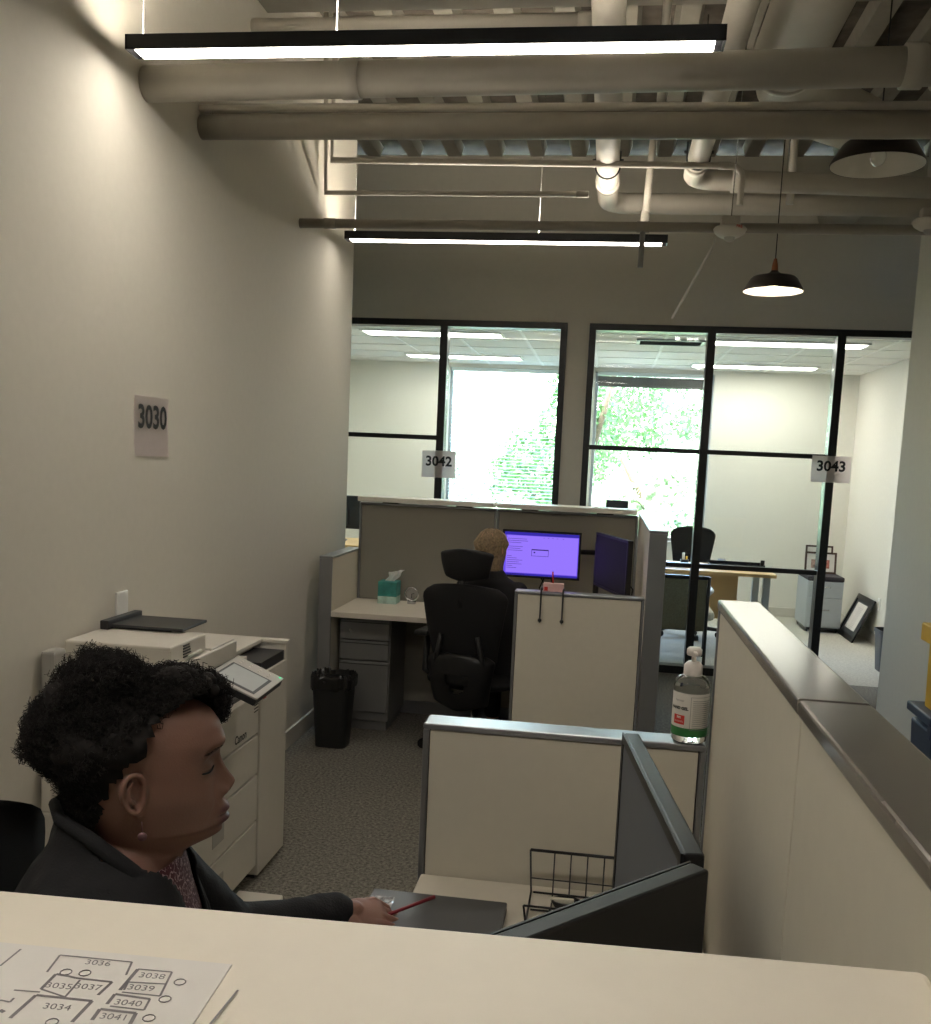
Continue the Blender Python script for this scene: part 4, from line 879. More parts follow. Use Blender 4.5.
# ================================================================== OFFICE CHAIRS
def office_chair(c, face, label, back_w=.46, back_z=(.55, 1.0), head=None, arms=True, seat_z=.46, hole=False, lean=.12, fab='fabric_blk', narrow=.7, topc=.02):
    """c = floor centre, face = heading angle the sitter looks along"""
    t = thing('office_chair', (c[0], c[1], 0), label, 'chair'); X = Matrix.Translation((c[0], c[1], 0)) @ Matrix.Rotation(face, 4, 'Z')
    def mb(): q = MB(); q.X = X; return q
    for i in range(5):
        a = i*2*PI/5+.3; e = (math.cos(a)*.3, math.sin(a)*.3)
        l = mb(); l.tube([(0, 0, .1), (e[0], e[1], .075)], [.028, .016], 8).build('leg', M['blackpl'], t)
        k = mb(); k.tube([(e[0]-.022*math.sin(a), e[1]+.022*math.cos(a), .028), (e[0]+.022*math.sin(a), e[1]-.022*math.cos(a), .028)], .028, 14).tube([(e[0], e[1], .03), (e[0], e[1], .085)], .008, 6).build('caster', M['blackpl'], t)
    mb().tube([(0, 0, .08), (0, 0, .25)], .028, 14).tube([(0, 0, .25), (0, 0, seat_z-.06)], .016, 12).build('gas_lift', M['steel'], t)
    mb().box(-.1, .1, -.09, .09, seat_z-.08, seat_z-.045, .01).build('mechanism', M['blackpl'], t)
    s = mb(); s.ball((.02, 0, seat_z-.02), 1, (.25, .25, .055), 28); 
    for v in s.bm.verts:
        p = X.inverted() @ v.co; q = Vector((p.x-.02, p.y)); 
        f = 1.0+.16*abs(math.sin(2*math.atan2(q.y, q.x)))**1.2; v.co = X @ Vector((.02+q.x*f, q.y*f, p.z))
    s.build('seat', M[fab], t, smooth=True)
    # curved back
    def sheet(w0, w1, z0, z1, th, bulge, rnd_, name, mt_, x0=-.24, holes=None, topc=0):
        b = mb(); N, K = 20, 16; g = {}
        for sd in (0, 1):
            for i in range(N+1):
                v = i/N; z = z0+(z1-z0)*v
                w = (w0+(w1-w0)*min(1, v*1.15))*(1-rnd_*max(0, (v-.85)/.15)**2.5*.5)*(1-rnd_*max(0, (.12-v)/.12)**2*.6)
                for j in range(K+1):
                    u = j/K*2-1; yy = u*w/2
                    xx = x0-lean*(z-z0)+bulge*(u*u)+.02*math.sin(v*PI)*-1-(th if sd else 0)*(1-.7*u**6)
                    g[sd, i, j] = b.bm.verts.new(X @ Vector((xx, yy, z-topc*u*u*v)))
        def skip(i, j): return holes and holes((i+.5)/N, (j+.5)/K*2-1)
        for i in range(N):
            for j in range(K):
                if skip(i, j): continue
                b.bm.faces.new((g[0, i, j], g[0, i, j+1], g[0, i+1, j+1], g[0, i+1, j])); b.bm.faces.new((g[1, i, j], g[1, i+1, j], g[1, i+1, j+1], g[1, i, j+1]))
        for i in range(N):
            b.bm.faces.new((g[0, i, 0], g[0, i+1, 0], g[1, i+1, 0], g[1, i, 0])); b.bm.faces.new((g[0, i, K], g[1, i, K], g[1, i+1, K], g[0, i+1, K]))
        for j in range(K):
            b.bm.faces.new((g[0, 0, j], g[1, 0, j], g[1, 0, j+1], g[0, 0, j+1])); b.bm.faces.new((g[0, N, j], g[0, N, j+1], g[1, N, j+1], g[1, N, j]))
        return b.build(name, M[mt_], t, smooth=True)
    z0, z1 = back_z
    sheet(back_w*narrow, back_w, z0, z1, .03, .05, .5 if topc < .03 else .65, 'backrest', fab, topc=topc)
    zl = z0-.2 if hole else z0-.05
    if hole:
        sheet(back_w*.62, back_w*.8, zl, z0+.1, .022, .05, .9, 'lumbar_shield', 'blackpl', x0=-.275, holes=lambda v, u: .28 < v < .66 and abs(u) < .34*min(1, (v-.18)*3.2))
    if hole:
        for s_ in (-1, 1): mb().tube([(-.06, s_*.05, seat_z-.06), (-.24, s_*.11, seat_z-.03), (-.29, s_*.13, z0+.05), (-.31, s_*.1, z0+.2)], [.02, .02, .016, .012], 10).build('back_bracket', M['blackpl'], t)
    else: mb().tube([(-.06, 0, seat_z-.06), (-.26, 0, seat_z-.03), (-.31, 0, z0+.05), (-.335, 0, z0+.25)], [.026, .026, .02, .014], 10).build('back_bracket', M['blackpl'], t)
    if head:
        sheet(head[0]*.8, head[0], head[1], head[2], .05, .05, .9, 'headrest', fab, x0=-.24-lean*(head[1]-z0)+head[3], topc=.01)
        mb().tube([(-.28-lean*(z1-z0)*.6, 0, z1-.12), (-.27-lean*(head[1]-z0)+head[3], 0, head[1]+.06)], .016, 8).build('headrest_stem', M['blackpl'], t)
    if arms:
        for s_ in (-1, 1):
            mb().tube([(-.05, s_*.2, seat_z-.05), (-.04, s_*.29, seat_z), (-.02, s_*.29, seat_z+.2)], [.014, .018, .02], 8).build('arm_post', M['blackpl'], t)
            mb().box(-.13, .12, s_*.29-.04, s_*.29+.04, seat_z+.2, seat_z+.23, .012).build('armrest', M['blackpl'], t)
    return t
office_chair((-.64, 5.19), R(78), 'black mesh high-back office chair with headrest at the far desk', back_w=.47, back_z=(.52, .985), head=(.29, 1.0, 1.165, .03), hole=True, lean=.1)
office_chair((.85, 9.62), R(-95), 'black office chair behind the maple desk in office 3043', back_w=.44, back_z=(.55, 1.05), lean=.1, seat_z=.53)
office_chair((-.62, 1.33), R(14), 'black rounded office chair the dark-haired woman sits on', back_w=.44, back_z=(.55, 1.085), topc=.045, arms=False, lean=.1, seat_z=.45)

# ================================================================== PEOPLE
def skin(name, rgb, lips):
    m = mat(name, rgb, .52, var=.06, vscale=9, sss=.12); nt = m.node_tree; b = nt.nodes['Principled BSDF']
    src = b.inputs['Base Color'].links[0].from_socket
    at_ = nt.nodes.new('ShaderNodeAttribute'); at_.attribute_name = 'tint'
    sp = nt.nodes.new('ShaderNodeSeparateColor'); nt.links.new(at_.outputs['Color'], sp.inputs[0])
    m1 = nt.nodes.new('ShaderNodeMix'); m1.data_type = 'RGBA'; m2_ = nt.nodes.new('ShaderNodeMix'); m2_.data_type = 'RGBA'
    nt.links.new(sp.outputs[0], m1.inputs['Factor']); nt.links.new(src, m1.inputs[6]); m1.inputs[7].default_value = (*lin(lips), 1)
    nt.links.new(sp.outputs[1], m2_.inputs['Factor']); nt.links.new(m1.outputs[2], m2_.inputs[6]); m2_.inputs[7].default_value = (*lin((34, 22, 18)), 1)
    nt.links.new(m2_.outputs[2], b.inputs['Base Color'])
    n2 = nt.nodes.new('ShaderNodeTexNoise'); n2.inputs['Scale'].default_value = 420; tc = nt.nodes['Texture Coordinate']; nt.links.new(tc.outputs['Object'], n2.inputs['Vector'])
    bp = nt.nodes.new('ShaderNodeBump'); bp.inputs['Strength'].default_value = .25; bp.inputs['Distance'].default_value = .0012
    nt.links.new(n2.outputs['Fac'], bp.inputs['Height']); nt.links.new(bp.outputs['Normal'], b.inputs['Normal'])
    return m
def interp(tab, z, k):
    if z >= tab[0][0]: return tab[0][k]
    for a, b_ in zip(tab, tab[1:]):
        if z >= b_[0]:
            f = (z-b_[0])/(a[0]-b_[0]); f = f*f*(3-2*f)*.35+f*.65; return b_[k]+(a[k]-b_[k])*f
    return tab[-1][k]
G = lambda x, s: math.exp(-(x/s)**2)
# head rows: height, front, back, half width (metres, origin at the ear canal, x forward, y to her left)
HEAD = [(.159, .02, -.022, .01), (.155, .052, -.055, .036), (.146, .080, -.076, .056), (.131, .1, -.088, .067), (.114, .1105, -.095, .072), (.096, .114, -.098, .0745),
        (.063, .1055, -.096, .0745), (.045, .104, -.092, .0735), (.023, .1035, -.085, .0715), (.008, .105, -.078, .069), (-.004, .106, -.072, .0665), (-.022, .106, -.066, .062),
        (-.033, .105, -.063, .0585), (-.045, .103, -.061, .053), (-.052, .092, -.06, .0495), (-.057, .08, -.06, .049), (-.063, .066, -.06, .05), (-.09, .054, -.062, .051), (-.115, .046, -.068, .056), (-.15, .044, -.078, .07)]
NOSE = [(.082, 0), (.068, .004), (.052, .0125), (.040, .0205), (.030, .0285), (.024, .0285), (.017, .023), (.011, .011), (.005, 0)]
MUZ = [(.016, .002), (.005, .0115), (-.006, .0135), (-.014, .015), (-.026, .0145), (-.036, .008), (-.044, .010), (-.052, .004), (-.062, 0)]
def tabv(tab, z):
    if z > tab[0][0] or z < tab[-1][0]: return 0
    for a, b_ in zip(tab, tab[1:]):
        if z >= b_[0]:
            f = (z-b_[0])/(a[0]-b_[0]); return b_[1]+(a[1]-b_[1])*f
    return 0
def smooth_tab(fn, tab, z, s=.003): return (fn(tab, z-s)+2*fn(tab, z)+fn(tab, z+s))/4
def build_head(mb, X, NZ=150, NT=128):
    rings = []
    z1, z0 = .1552, -.15
    for i in range(NZ):
        z = z1+(z0-z1)*(i/(NZ-1))**1.0; s = .003
        def sm(k): return sum(interp(HEAD, z+d, k) for d in (-.004, 0, .004))/3
        f, bk, w = sm(1), sm(2), sm(3); cx_ = .008; ring = []
        for j in range(NT):
            th = 2*PI*j/NT; c, s_ = math.cos(th), math.sin(th)
            if c >= 0: x = cx_+(f-cx_)*abs(c)**.86
            else: x = cx_+(bk-cx_)*abs(c)**.9
            y = math.copysign(abs(s_)**.92, s_)*w
            if z < -.03 and c > 0 and z > -.062: y *= 1-.1*c
            if c > 0.0:
                ay = abs(y)
                sig = .0085+.006*max(0, min(1, (.05-z)/.035))
                x += smooth_tab(tabv, NOSE, z)*math.exp(-(abs(y)/(sig*1.05))**2.4)
                x += .011*G(ay-.0165, .0062)*G(z-.018, .0085)          # nostril wings
                x -= .006*G(ay-.008, .0045)*G(z-.0075, .0035)          # nostril openings
                x += smooth_tab(tabv, MUZ, z)*math.exp(-(ay/.029)**2.2)
                lw = math.exp(-(ay/.0235)**4)
                x += .0055*G(z+.0095, .005)*lw*(1-.25*G(ay, .004)) + .0055*G(z+.0255, .0056)*lw - .007*G(z+.0175, .0018)*math.exp(-(ay/.026)**6)
                x -= .003*G(ay, .004)*G(z-.002, .005)
                x += .0055*G(z-.092, .009)*G(ay-.02, .022)              # brow ridge
                x -= .0125*G(ay-.031, .0155)*G(z-.0645, .0125)          # eye socket
                x += .0095*G(ay-.032, .0115)*G(z-.061, .0085)           # closed lid over the eyeball
                x -= .003*G(ay-.032, .012)*G(z-.0555, .0015)           # lash line
                x -= .0024*G(ay-.032, .013)*G(z-.0705, .002)           # lid crease
                x -= .0026*G(ay-.03, .014)*G(z-.044, .003)              # under-eye fold
                x += .0045*G(ay-.047, .018)*G(z-.018, .018)             # cheek
                y += math.copysign(.004, y)*G(ay-.058, .02)*G(z-.02, .02)*c
                x -= .003*G(ay-(.024+.35*max(0, .016-z)), .0035)*G(z+.002, .015) # smile fold
                x += .003*G(z+.046, .009)*G(ay, .017)                   # chin
                y += math.copysign(.004, y)*G(ay-.05, .014)*G(z+.03, .014)*c # jowl
            ring.append(mb.bm.verts.new(X @ Vector((x, y, z))))
        rings.append(ring)
    for A, B in zip(rings, rings[1:]):
        for j in range(NT): mb.bm.faces.new((A[j], B[j], B[(j+1) % NT], A[(j+1) % NT]))
    mb.bm.faces.new(rings[0]); mb.bm.faces.new(rings[-1][::-1])
def build_ear(mb, X, s, k=1.0):
    # s = side sign; outer helix ring, antihelix, lobe, tragus over a thin plate
    e = Matrix.Translation((-.01, s*.0725, .043)) @ Matrix.Rotation(s*R(-30), 4, 'Z') @ Matrix.Rotation(R(-10), 4, 'Y')
    Y = X @ e; old = mb.X; mb.X = Y
    pl = [( -.019*math.cos(a)*(.9+.12*math.sin(a))*k, s*.006, .029*math.sin(a)*k) for a in [2*PI*i/22 for i in range(22)]]
    mb.tube([(p[0], p[1]+s*.006*(1 if p[2] > 0 else .6), p[2]) for p in pl], .0042, 8, closed=True)
    mb.ball((0, s*.0015, 0), 1, (.019*k, .0048, .028*k), 16)
    mb.tube([(.002, s*.009, .017), (-.008, s*.0105, .008), (-.009, s*.0105, -.006), (0, s*.009, -.014)], [.0028, .0036, .0036, .003], 8)
    mb.ball((.006, s*.005, -.0275), .0095, (.9, .6, 1.05), 12); mb.ball((.014, s*.008, -.002), .0052, (.8, .8, 1.3), 10)
    mb.ball((.004, s*-.004, 0), 1, (.016, .012, .022), 12)
    mb.X = old
def hand(mb, wrist, fwd, nrm, side, curl, spread=.1, k=1.0, tips=None):
    """fwd along the palm, nrm out of the back of the hand, side = direction of the thumb"""
    w = Vector(wrist); F = Vector(fwd).normalized(); N = Vector(nrm); N = (N-F*N.dot(F)).normalized(); S = F.cross(N)*side
    mb.ball(w+F*.045*k, 1, (.046*k, .036*k, .0135*k), 18, rot=Matrix((F, S, N)).transposed())
    mb.ball(w+F*.062*k, 1, (.028*k, .04*k, .012*k), 18, rot=Matrix((F, S, N)).transposed())
    L = ((.042, .026, .021), (.047, .029, .022), (.043, .027, .022), (.034, .021, .019))
    for i, o in enumerate((.029, .0098, -.0098, -.028)):
        p = w+F*(.08-.006*abs(i-1.2))*k+S*o*k; d = (F+S*(o*spread*30*.12)).normalized(); pts = [w+F*.05*k+S*o*.8*k, p]; ang = 0
        for q in range(3):
            ang += curl[i]*(1, 1.1, .8)[q]; dd = (d*math.cos(ang)-N*math.sin(ang)); p = p+dd*L[i][q]*k; pts.append(p)
        mb.chain(pts, [.0098*k, .0098*k, .0088*k, .008*k, .0068*k], 10)
    p = w+F*.02*k+S*.022*k; d = (F*.75+S*.65-N*.35).normalized(); pts = [p, p+d*.042*k]; d = (F*.95+S*.1-N*.4).normalized(); pts.append(pts[-1]+d*.032*k); d = (F*.9-S*.25-N*.45).normalized(); pts.append(pts[-1]+d*.026*k)
    mb.chain(pts, [.014*k, .0115*k, .0102*k, .0082*k], 10)
    return pts

# ---- woman in the foreground
E0 = Vector((-.625, 1.25, 1.125)); HF = math.atan2(.43, .90)
XH = Matrix.Translation(E0) @ Matrix.Rotation(HF, 4, 'Z')
BF = R(17); XB = Matrix.Translation(E0+Vector((-.028*math.cos(BF), -.028*math.sin(BF), -.064))) @ Matrix.Rotation(BF, 4, 'Z')
def B_(x, y, z): return XB @ Vector((x, y, z))
TOR = [(.045, .07, -.055, .056), (.02, .078, -.075, .075), (-.02, .088, -.104, .125), (-.06, .096, -.122, .162), (-.11, .11, -.130, .184), (-.19, .13, -.125, .188), (-.28, .14, -.118, .184), (-.4, .13, -.11, .18), (-.5, .135, -.125, .19), (-.585, .13, -.13, .19)]
def torso(mb, X, tab, k=0, NT=64, step=.012, opening=None):
    rings = []; z = tab[0][0]; zs = []
    while z > tab[-1][0]: zs.append(z); z -= step
    zs.append(tab[-1][0])
    for z in zs:
        f, b_, w = (interp(tab, z, q) for q in (1, 2, 3)); cx_ = (f+b_)/2; a = (f-b_)/2+k; ring = []
        for j in range(NT):
            th = 2*PI*j/NT; c, s_ = math.cos(th), math.sin(th)
            ring.append(mb.bm.verts.new(X @ Vector((cx_+a*math.copysign(abs(c)**.9, c), (w+k)*math.copysign(abs(s_)**.9, s_), z))))
        rings.append(ring)
    for i, (A, B) in enumerate(zip(rings, rings[1:])):
        for j in range(NT):
            if opening and opening(zs[i], 2*PI*(j+.5)/NT): continue
            mb.bm.faces.new((A[j], B[j], B[(j+1) % NT], A[(j+1) % NT]))
    if not opening: mb.bm.faces.new(rings[0]); mb.bm.faces.new(rings[-1][::-1])
    return rings
SL, SR = B_(.0, .165, -.075), B_(0, -.165, -.075)
EL = Vector((-.592, 1.52, .80)); WL = Vector((-.445, 1.672, .785)); HL_F = Vector((.86, .42, -.12))
ER = B_(.1, -.235, -.33); WR = B_(.33, -.1, -.27)
HipL, HipR = B_(0, .09, -.53), B_(0, -.09, -.53); KL, KR = B_(.42, .12, -.5), B_(.42, -.12, -.5)
AL, AR = B_(.45, .12, -.93), B_(.45, -.12, -.93)
body = MB()
build_head(body, XH); build_ear(body, XH, -1, .93); build_ear(body, XH, 1, .93)
torso(body, XB, TOR, -.02)
for S_, E_, W_ in ((SL, EL, WL), (SR, ER, WR)): body.chain([S_, E_, W_], [.042, .034, .026])
for H_, K_, A_ in ((HipL, KL, AL), (HipR, KR, AR)): body.chain([H_, K_, A_], [.07, .05, .035]); body.chain([A_, A_+Vector((.13*math.cos(BF), .13*math.sin(BF), -.03))], [.035, .025])
body.chain([WL-Vector((.02, .01, 0)), WL+HL_F*.03], [.025, .022])
hand(body, WL+HL_F*.005, HL_F, (.1, -.35, 1), 1, (.3, .4, .46, .52), k=.98)
hand(body, WR, (.95, .3, -.05), (0, 0, 1), 1, (.3, .3, .35, .4), k=.95)
me = fused(body, .0021, 3, .5)
M['skin_d'] = skin('brown_skin', (142, 106, 92), (104, 68, 72))
ca = me.color_attributes.new('tint', 'FLOAT_COLOR', 'POINT'); Xi = XH.inverted()
for v in me.vertices:
    p = Xi @ v.co; r_ = g_ = 0
    if p.x > .07 and -.04 < p.z < .1:
        ay = abs(p.y)
        up_ = G(p.z+.0095, .0055); lo_ = G(p.z+.0255, .0065)
        r_ = min(1, 1.25*max(up_, lo_)*math.exp(-(ay/.024)**6)) if p.x > .098 else 0
        g_ = .85*G(p.z+.0175, .0014)*math.exp(-(ay/.024)**6)
        g_ = max(g_, .8*G(p.z-(.083-.25*max(0, ay-.035)), .0026)*G(ay-.031, .017))     # eyebrow
        g_ = max(g_, .9*G(p.z-.0552, .0014)*G(ay-.033, .012))                        # lashes
    ca.data[v.index].color = (r_, g_, 0, 1)
me_world = [v for v in me.vertices]; me_world = [type('P', (), {'co': v.co.copy()})() for v in me.vertices]; me_faces = [tuple(p.vertices) for p in me.polygons]
M['hairm'] = mat('fine_dark_hair', (30, 22, 19), .8)
person = link(me, 'person', M['skin_d'])
props(person, 'seated woman in profile with dark curly hair and black jacket, holding a red pen', 'person')
# lid lines, eyebrows and fine temple hairs laid on the skin surface
from mathutils.bvhtree import BVHTree
bvh = BVHTree.FromPolygons([v.co.copy() for v in me_world], me_faces)
def on_skin(o, d, lift=.0006):
    h = bvh.ray_cast(XH @ Vector(o), (XH.to_3x3() @ Vector(d)).normalized())
    return None if h[0] is None else h[0]-(XH.to_3x3() @ Vector(d)).normalized()*lift
b = MB()
for s in (-1, 1):
    pts = [on_skin((.2, s*(.0175+.033*u), .0572-.0035*math.sin(PI*u)-.002*u), (-1, 0, 0), .0005) for u in [i/12 for i in range(13)]]
    pts = [p for p in pts if p]
    if len(pts) > 2: b.tube(pts, [.0005]+[.0014]*(len(pts)-2)+[.0005], 6)
b.build('eyelashes', M['blackmat'], person)
rnd = random.Random(21); b = MB()
for s in (-1, 1):
    for i in range(90):
        u = rnd.random(); y = .014+.036*u; z = .083+.004*math.sin(PI*min(1, u*1.1))-.005*max(0, u-.6)+rnd.uniform(-.0018, .0018)
        p = [on_skin((.2, s*(y+k*.0035), z+k*.0008), (-1, 0, 0), .0006) for k in (0, 1)]
        if all(p): b.tube(p, .0003, 3, cap=False)
b.build('eyebrows', M['hairm'], person)
# earring
b = MB(); b.X = XH; b.lathe([(0, .001), (.006, 0), (.006, -.002), (0, -.002)], (0, 0, 0), 18, mtx=Matrix.Translation((.006, -.0835, -.016)) @ Matrix.Rotation(R(90), 4, 'X')); b.tube([(.005, -.08, .004), (.006, -.082, -.010)], .0008, 5); b.build('earring', mat('rose_earring', (122, 88, 92), .3, metal=.4), person)
# hair: displaced masses + curls
M['hair'] = mat('dark_curly_hair', (24, 19, 17), .85, var=.3, vscale=60)
rnd = random.Random(11)
blobs = [((-.022, 0, .095), (.094, .088, .090)), ((.038, 0, .150), (.062, .058, .040)), ((-.068, 0, .118), (.062, .076, .070)), ((-.045, 0, .170), (.048, .056, .042)), ((-.085, 0, .092), (.044, .06, .044)), ((-.055, 0, .022), (.034, .056, .05)), ((-.1, 0, .108), (.042, .056, .046)), ((.092, .036, .135), (.022, .028, .034))]
hb = MB(); hb.X = XH
def face_clear(p):
    if p.y > .012 and p.x > .07 and p.z > .105: return False
    # keep hair off forehead, temples, ears and face: hairline in head space
    line = [(.098, .165), (.088, .163), (.062, .158), (.036, .144), (.024, .118), (.010, .09), (-.008, .082), (-.034, .05), (-.042, .01), (-.048, -.03)]
    x, z = p.x, p.z
    for (xa, za), (xb, zb) in zip(line, line[1:]):
        if xb <= x <= xa: return z < zb+(za-zb)*(x-xb)/(xa-xb+1e-9)
    return x > line[0][0] and z < .135
for c_, r_ in blobs:
    q = bmesh.ops.create_uvsphere(hb.bm, u_segments=56, v_segments=36, radius=1)
    for v in q['verts']:
        d = v.co.copy(); p = Vector((c_[0]+d.x*r_[0], c_[1]+d.y*r_[1], c_[2]+d.z*r_[2]))
        n_ = noise.noise(p*24)*.014+noise.noise(p*60)*.007+noise.noise(p*150)*.005; p += d*n_
        if face_clear(p):
            # pull in under the scalp surface
            f, bk, w = interp(HEAD, p.z, 1), interp(HEAD, p.z, 2), interp(HEAD, p.z, 3)
            y_ = max(-1, min(1, p.y/max(w, .001))); 
            p.y *= .8; p.x = min(p.x, max(-.02, (f-.012)*math.sqrt(max(0, 1-y_*y_))-.01)); p.y = max(-w*.86, min(w*.86, p.y))
        v.co = XH @ p
    for f in set(f for v in q['verts'] for f in v.link_faces): f.smooth = True
def curl(mb, p, d, ln_, rr, r0):
    d = d.normalized(); a = d.orthogonal().normalized(); b_ = d.cross(a); ph_ = rnd.random()*6.3; n = 7; pts = []
    for i in range(n):
        t_ = i/(n-1); q = ph_+t_*2*PI*1.6; pts.append(XH @ (p+d*ln_*t_+(a*math.cos(q)+b_*math.sin(q))*rr*(.5+.7*t_)))
    mb.tube(pts, [r0*(1-.5*i/(n-1)) for i in range(n)], 3, cap=False)
hb.X = Matrix.Identity(4); cnt = 0
while cnt < 11000:
    c_, r_ = rnd.choice(blobs); d = Vector((rnd.gauss(0, 1), rnd.gauss(0, 1), rnd.gauss(0, 1))).normalized()
    p = Vector((c_[0]+d.x*r_[0]*.96, c_[1]+d.y*r_[1]*.96, c_[2]+d.z*r_[2]*.96))
    if face_clear(p+(Vector((.012, 0, -.02)) if p.x < .02 else Vector((0, 0, -.006)))): continue
    if any(((p.x-c2[0])/r2[0])**2+((p.y-c2[1])/r2[1])**2+((p.z-c2[2])/r2[2])**2 < .8 for c2, r2 in blobs): continue
    slick = p.x > -.03 and p.z < .115
    curl(hb, p, d, rnd.uniform(.006, .012) if slick else rnd.uniform(.008, .017)*(1.6 if noise.noise(p*30) > .15 else 1), rnd.uniform(.0022, .0036) if slick else rnd.uniform(.003, .005), rnd.uniform(.0006, .001)); cnt += 1
# front coils above the forehead
for i in range(60):
    x = rnd.uniform(.05, .104); z = .186-.5*max(0, x-.06)+rnd.uniform(-.008, .008); y = rnd.uniform(-.01, .055)
    hb.ball(XH @ Vector((x, y*(1-max(0, x-.07)*8), z-abs(y)*.25)), rnd.uniform(.007, .012), n=10); curl(hb, Vector((x, y*.8, z)), Vector((.6, y*6, .3)), .014, .005, .001)
hb.build('hair', M['hair'], person)
# blouse
M['blouse'] = mat('burgundy_blouse', (74, 26, 36), .7)
nt = M['blouse'].node_tree; bs = nt.nodes['Principled BSDF']; tc = nt.nodes['Texture Coordinate']
wv = nt.nodes.new('ShaderNodeTexWave'); wv.inputs['Scale'].default_value = 42; wv.inputs['Distortion'].default_value = 14; wv.inputs['Detail'].default_value = 2; wv.inputs['Detail Scale'].default_value = 2
nt.links.new(tc.outputs['Object'], wv.inputs['Vector']); rp = nt.nodes.new('ShaderNodeValToRGB'); rp.color_ramp.elements[0].position = .82; rp.color_ramp.elements[1].position = .95
rp.color_ramp.elements[0].color = (*lin((72, 24, 34)), 1); rp.color_ramp.elements[1].color = (*lin((168, 138, 138)), 1)
nt.links.new(wv.outputs['Fac'], rp.inputs['Fac']); nt.links.new(rp.outputs['Color'], bs.inputs['Base Color'])
b = MB(); torso(b, XB, TOR, .003, opening=lambda z, a: z > .004)
bmesh.ops.recalc_face_normals(b.bm, faces=b.bm.faces); b.build('blouse', M['blouse'], person, smooth=True)
# jacket: torso and sleeves fused, front opening cut
M['jacket'] = mat('black_jacket', (25, 25, 28), .85, bump=.5, bscale=260)
jk = MB()
torso(jk, XB, [(.09, .06, -.075, .068)]+[(z, f+.012, b_-.014, w+.012) for z, f, b_, w in TOR[1:]])
for S_, E_, W_ in ((SL, EL, WL), (SR, ER, WR)): jk.chain([S_+Vector((0, 0, -.005)), (S_+E_)/2, E_, (E_+W_)/2, W_], [.068, .058, .049, .041, .034], 20)
jm = fused(jk, .005, 6, .6)
bm = bmesh.new(); bm.from_mesh(jm); Xb = XB.inverted(); dl = []
for v in bm.verts:
    n_ = noise.noise(v.co*16)*.006+noise.noise(v.co*38)*.0025; v.co += v.normal*n_
for v in bm.verts:
    p = Xb @ v.co
    if p.x > -.005 and abs(p.y) < .04+max(0, p.z+.10)*.42 and p.z > -.5: dl.append(v)
    elif p.z > .068-.3*(p.x+.07): dl.append(v)
    elif (v.co-WL).length < .03 and (v.co-WL).dot(HL_F) > .012: dl.append(v)
    elif (v.co-WR).length < .034 and (v.co-WR).dot(XB.to_3x3() @ Vector((1, 0, 0))) > .012: dl.append(v)
bmesh.ops.delete(bm, geom=list(set(dl)), context='VERTS'); bm.to_mesh(jm); bm.free()
jo = link(jm, 'jacket', M['jacket'], person, smooth=True)
sf = jo.modifiers.new('thickness', 'SOLIDIFY'); sf.thickness = .004
# lapel / collar roll
b = MB(); 
for s in (-1, 1):
    pts = [B_(-.085, s*.0, .066), B_(-.066, s*.05, .062), B_(-.02, s*.082, .046), B_(.035, s*.086, .0), B_(.078, s*.078, -.05), B_(.112, s*.062, -.12), B_(.138, s*.05, -.22), B_(.15, s*.046, -.32)]
    b.tube(pts, [.008, .009, .01, .012, .012, .01, .008, .006], 10)
b.build('collar', M['jacket'], person)
b = MB(); 
for H_, K_, A_ in ((HipL, KL, AL), (HipR, KR, AR)): b.chain([H_, K_, A_+Vector((0, 0, .06))], [.095, .066, .05], 16)
b.chain([HipL, HipR], [.1, .1]); tm = fused(b, .008, 4); link(tm, 'trousers', M['jacket'], person, smooth=True)
b = MB()
for A_ in (AL, AR): b.chain([A_+Vector((0, 0, .0)), A_+Vector((.05, .015, -.035)), A_+Vector((.14*math.cos(BF), .14*math.sin(BF), -.045))], [.042, .038, .03], 14)
link(fused(b, .005, 4), 'shoes', M['blackpl'], person, smooth=True)
# pen
MB().tube([(-.372, 1.70, .768), (-.33, 1.74, .774), (-.282, 1.78, .783)], [.0034, .0034, .004], 10).build('pen', M['redpen'], label='slim dark red pen held in the woman\'s hand', cat='pen')
t = thing('plastic_wrapper', (-.375, 1.78, .762), 'crumpled clear plastic wrapper under the woman\'s hand', 'wrapper')
b = MB(); g = {}; N = 14
for i in range(N+1):
    for j in range(N+1):
        p = Vector((-.412+.05*i/N, 1.71+.085*j/N, .7635)); g[i, j] = b.bm.verts.new(p+Vector((0, 0, .008*abs(noise.noise(p*60))+.004*abs(noise.noise(p*130)))))
for i in range(N):
    for j in range(N): b.bm.faces.new((g[i, j], g[i+1, j], g[i+1, j+1], g[i, j+1]))
b.build('film', mat('shiny_film', (170, 170, 172), .15, metal=.3), t)

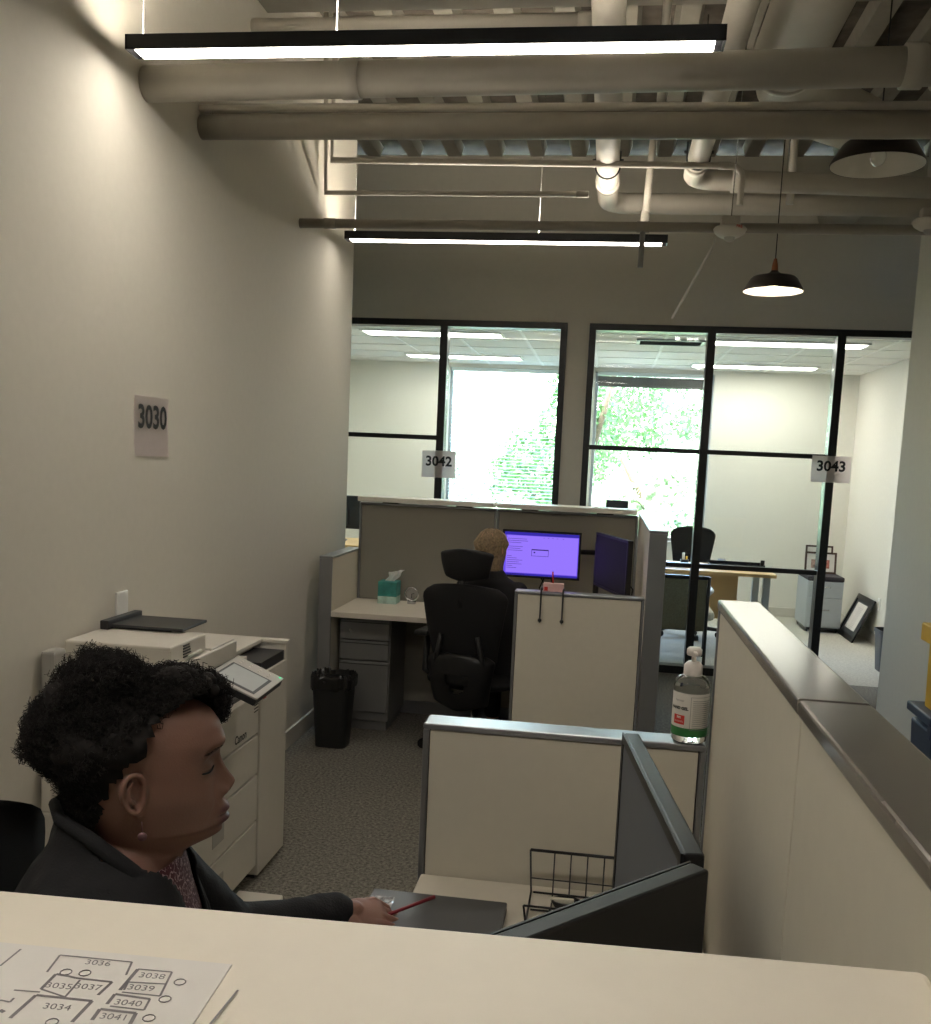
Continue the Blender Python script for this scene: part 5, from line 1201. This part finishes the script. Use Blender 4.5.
# ---- woman at the far desk, seen from behind
P2 = Vector((-.585, 5.22, 0)); F2 = R(78); X2 = Matrix.Translation(P2) @ Matrix.Rotation(F2, 4, 'Z')
def Q(x, y, z): return X2 @ Vector((x, y, z))
H2 = X2 @ Matrix.Translation((.03, .02, 1.10)) @ Matrix.Rotation(R(-14), 4, 'Z') @ Matrix.Scale(.9, 4)
T2 = [(1.03, .045, -.055, .052), (1.0, .05, -.065, .07), (.97, .06, -.08, .12), (.93, .075, -.09, .155), (.87, .095, -.1, .175), (.75, .105, -.095, .16), (.62, .1, -.09, .15), (.5, .11, -.11, .17), (.44, .1, -.11, .17)]
b = MB(); build_head(b, H2, 70, 64); build_ear(b, H2, 1); build_ear(b, H2, -1); torso(b, X2, T2, -.012)
for s in (-1, 1):
    b.chain([Q(0, s*.15, .92), Q(.08, s*.2, .7), Q(.33, s*.12, .755)], [.036, .03, .022]); b.chain([Q(.0, s*.09, .5), Q(.42, s*.11, .5), Q(.45, s*.11, .1), Q(.55, s*.12, .04)], [.07, .05, .034, .03])
    hand(b, Q(.33, s*.12, .757), X2.to_3x3() @ Vector((1, -s*.2, -.1)), (0, 0, 1), -s*-1, (.25, .25, .3, .35), k=.9)
me = fused(b, .0045, 2)
M['skin_l'] = skin('light_skin', (214, 168, 142), (190, 110, 104)); me.color_attributes.new('tint', 'FLOAT_COLOR', 'POINT')
for d_ in me.color_attributes['tint'].data: d_.color = (0, 0, 0, 1)
p2 = link(me, 'person', M['skin_l']); props(p2, 'blond-haired person in dark clothes seated at the far desk, seen from behind', 'person')
b = MB(); torso(b, X2, [(z, f+.012, b_-.012, w+.012) for z, f, b_, w in T2])
for s in (-1, 1): b.chain([Q(0, s*.15, .92), Q(.08, s*.2, .7), Q(.30, s*.125, .755)], [.058, .05, .038], 16)
link(fused(b, .007, 5), 'dark_top', M['jacket'], p2, smooth=True)
b = MB()
for s in (-1, 1): b.chain([Q(.0, s*.09, .5), Q(.42, s*.11, .5), Q(.45, s*.11, .13)], [.088, .064, .05], 14)
link(fused(b, .009, 4), 'trousers', M['jacket'], p2, smooth=True)
b = MB()
for s in (-1, 1): b.chain([Q(.45, s*.11, .06), Q(.58, s*.12, .035)], [.042, .034], 12)
link(fused(b, .007, 3), 'shoes', M['blackpl'], p2, smooth=True)
M['blond'] = mat('blond_hair', (150, 130, 100), .5, var=.35, vscale=80)
b = MB(); rnd = random.Random(4)
b.X = H2; q_ = b.ball((-.004, 0, .085), 1, (.098, .083, .083), 24); b.ball((-.04, 0, .03), 1, (.07, .086, .11), 20); b.ball((-.035, 0, -.03), 1, (.066, .09, .105), 24); b.ball((-.05, 0, -.07), 1, (.045, .08, .09), 20); b.X = Matrix.Identity(4)
for i in range(700):
    a = rnd.uniform(R(65), R(295)); el = rnd.uniform(.1, 1.3); rt_ = Vector((math.cos(a)*math.cos(el), math.sin(a)*math.cos(el), math.sin(el)))
    if rnd.random() < .25: rt_ = Vector((rnd.uniform(0, .8), rnd.uniform(-.9, .9), 1)).normalized()
    p0 = Vector((rt_.x*.102-.004, rt_.y*.087, .085+rt_.z*.087)); out = Vector((math.cos(a)*.10-.008, math.sin(a)*.087, .04)); L_ = rnd.uniform(.12, .19)
    pts = [p0, (p0+out)/2+Vector((math.cos(a), math.sin(a), .6))*.016, out, out+Vector((-.006*math.cos(a), -.01*math.sin(a), -.07)), out+Vector((-.02*math.cos(a), -.02*math.sin(a), -L_))]
    b.tube([H2 @ p for p in pts], [.0022, .0025, .0025, .002, .0006], 4, cap=False)
b.build('hair', M['blond'], p2)
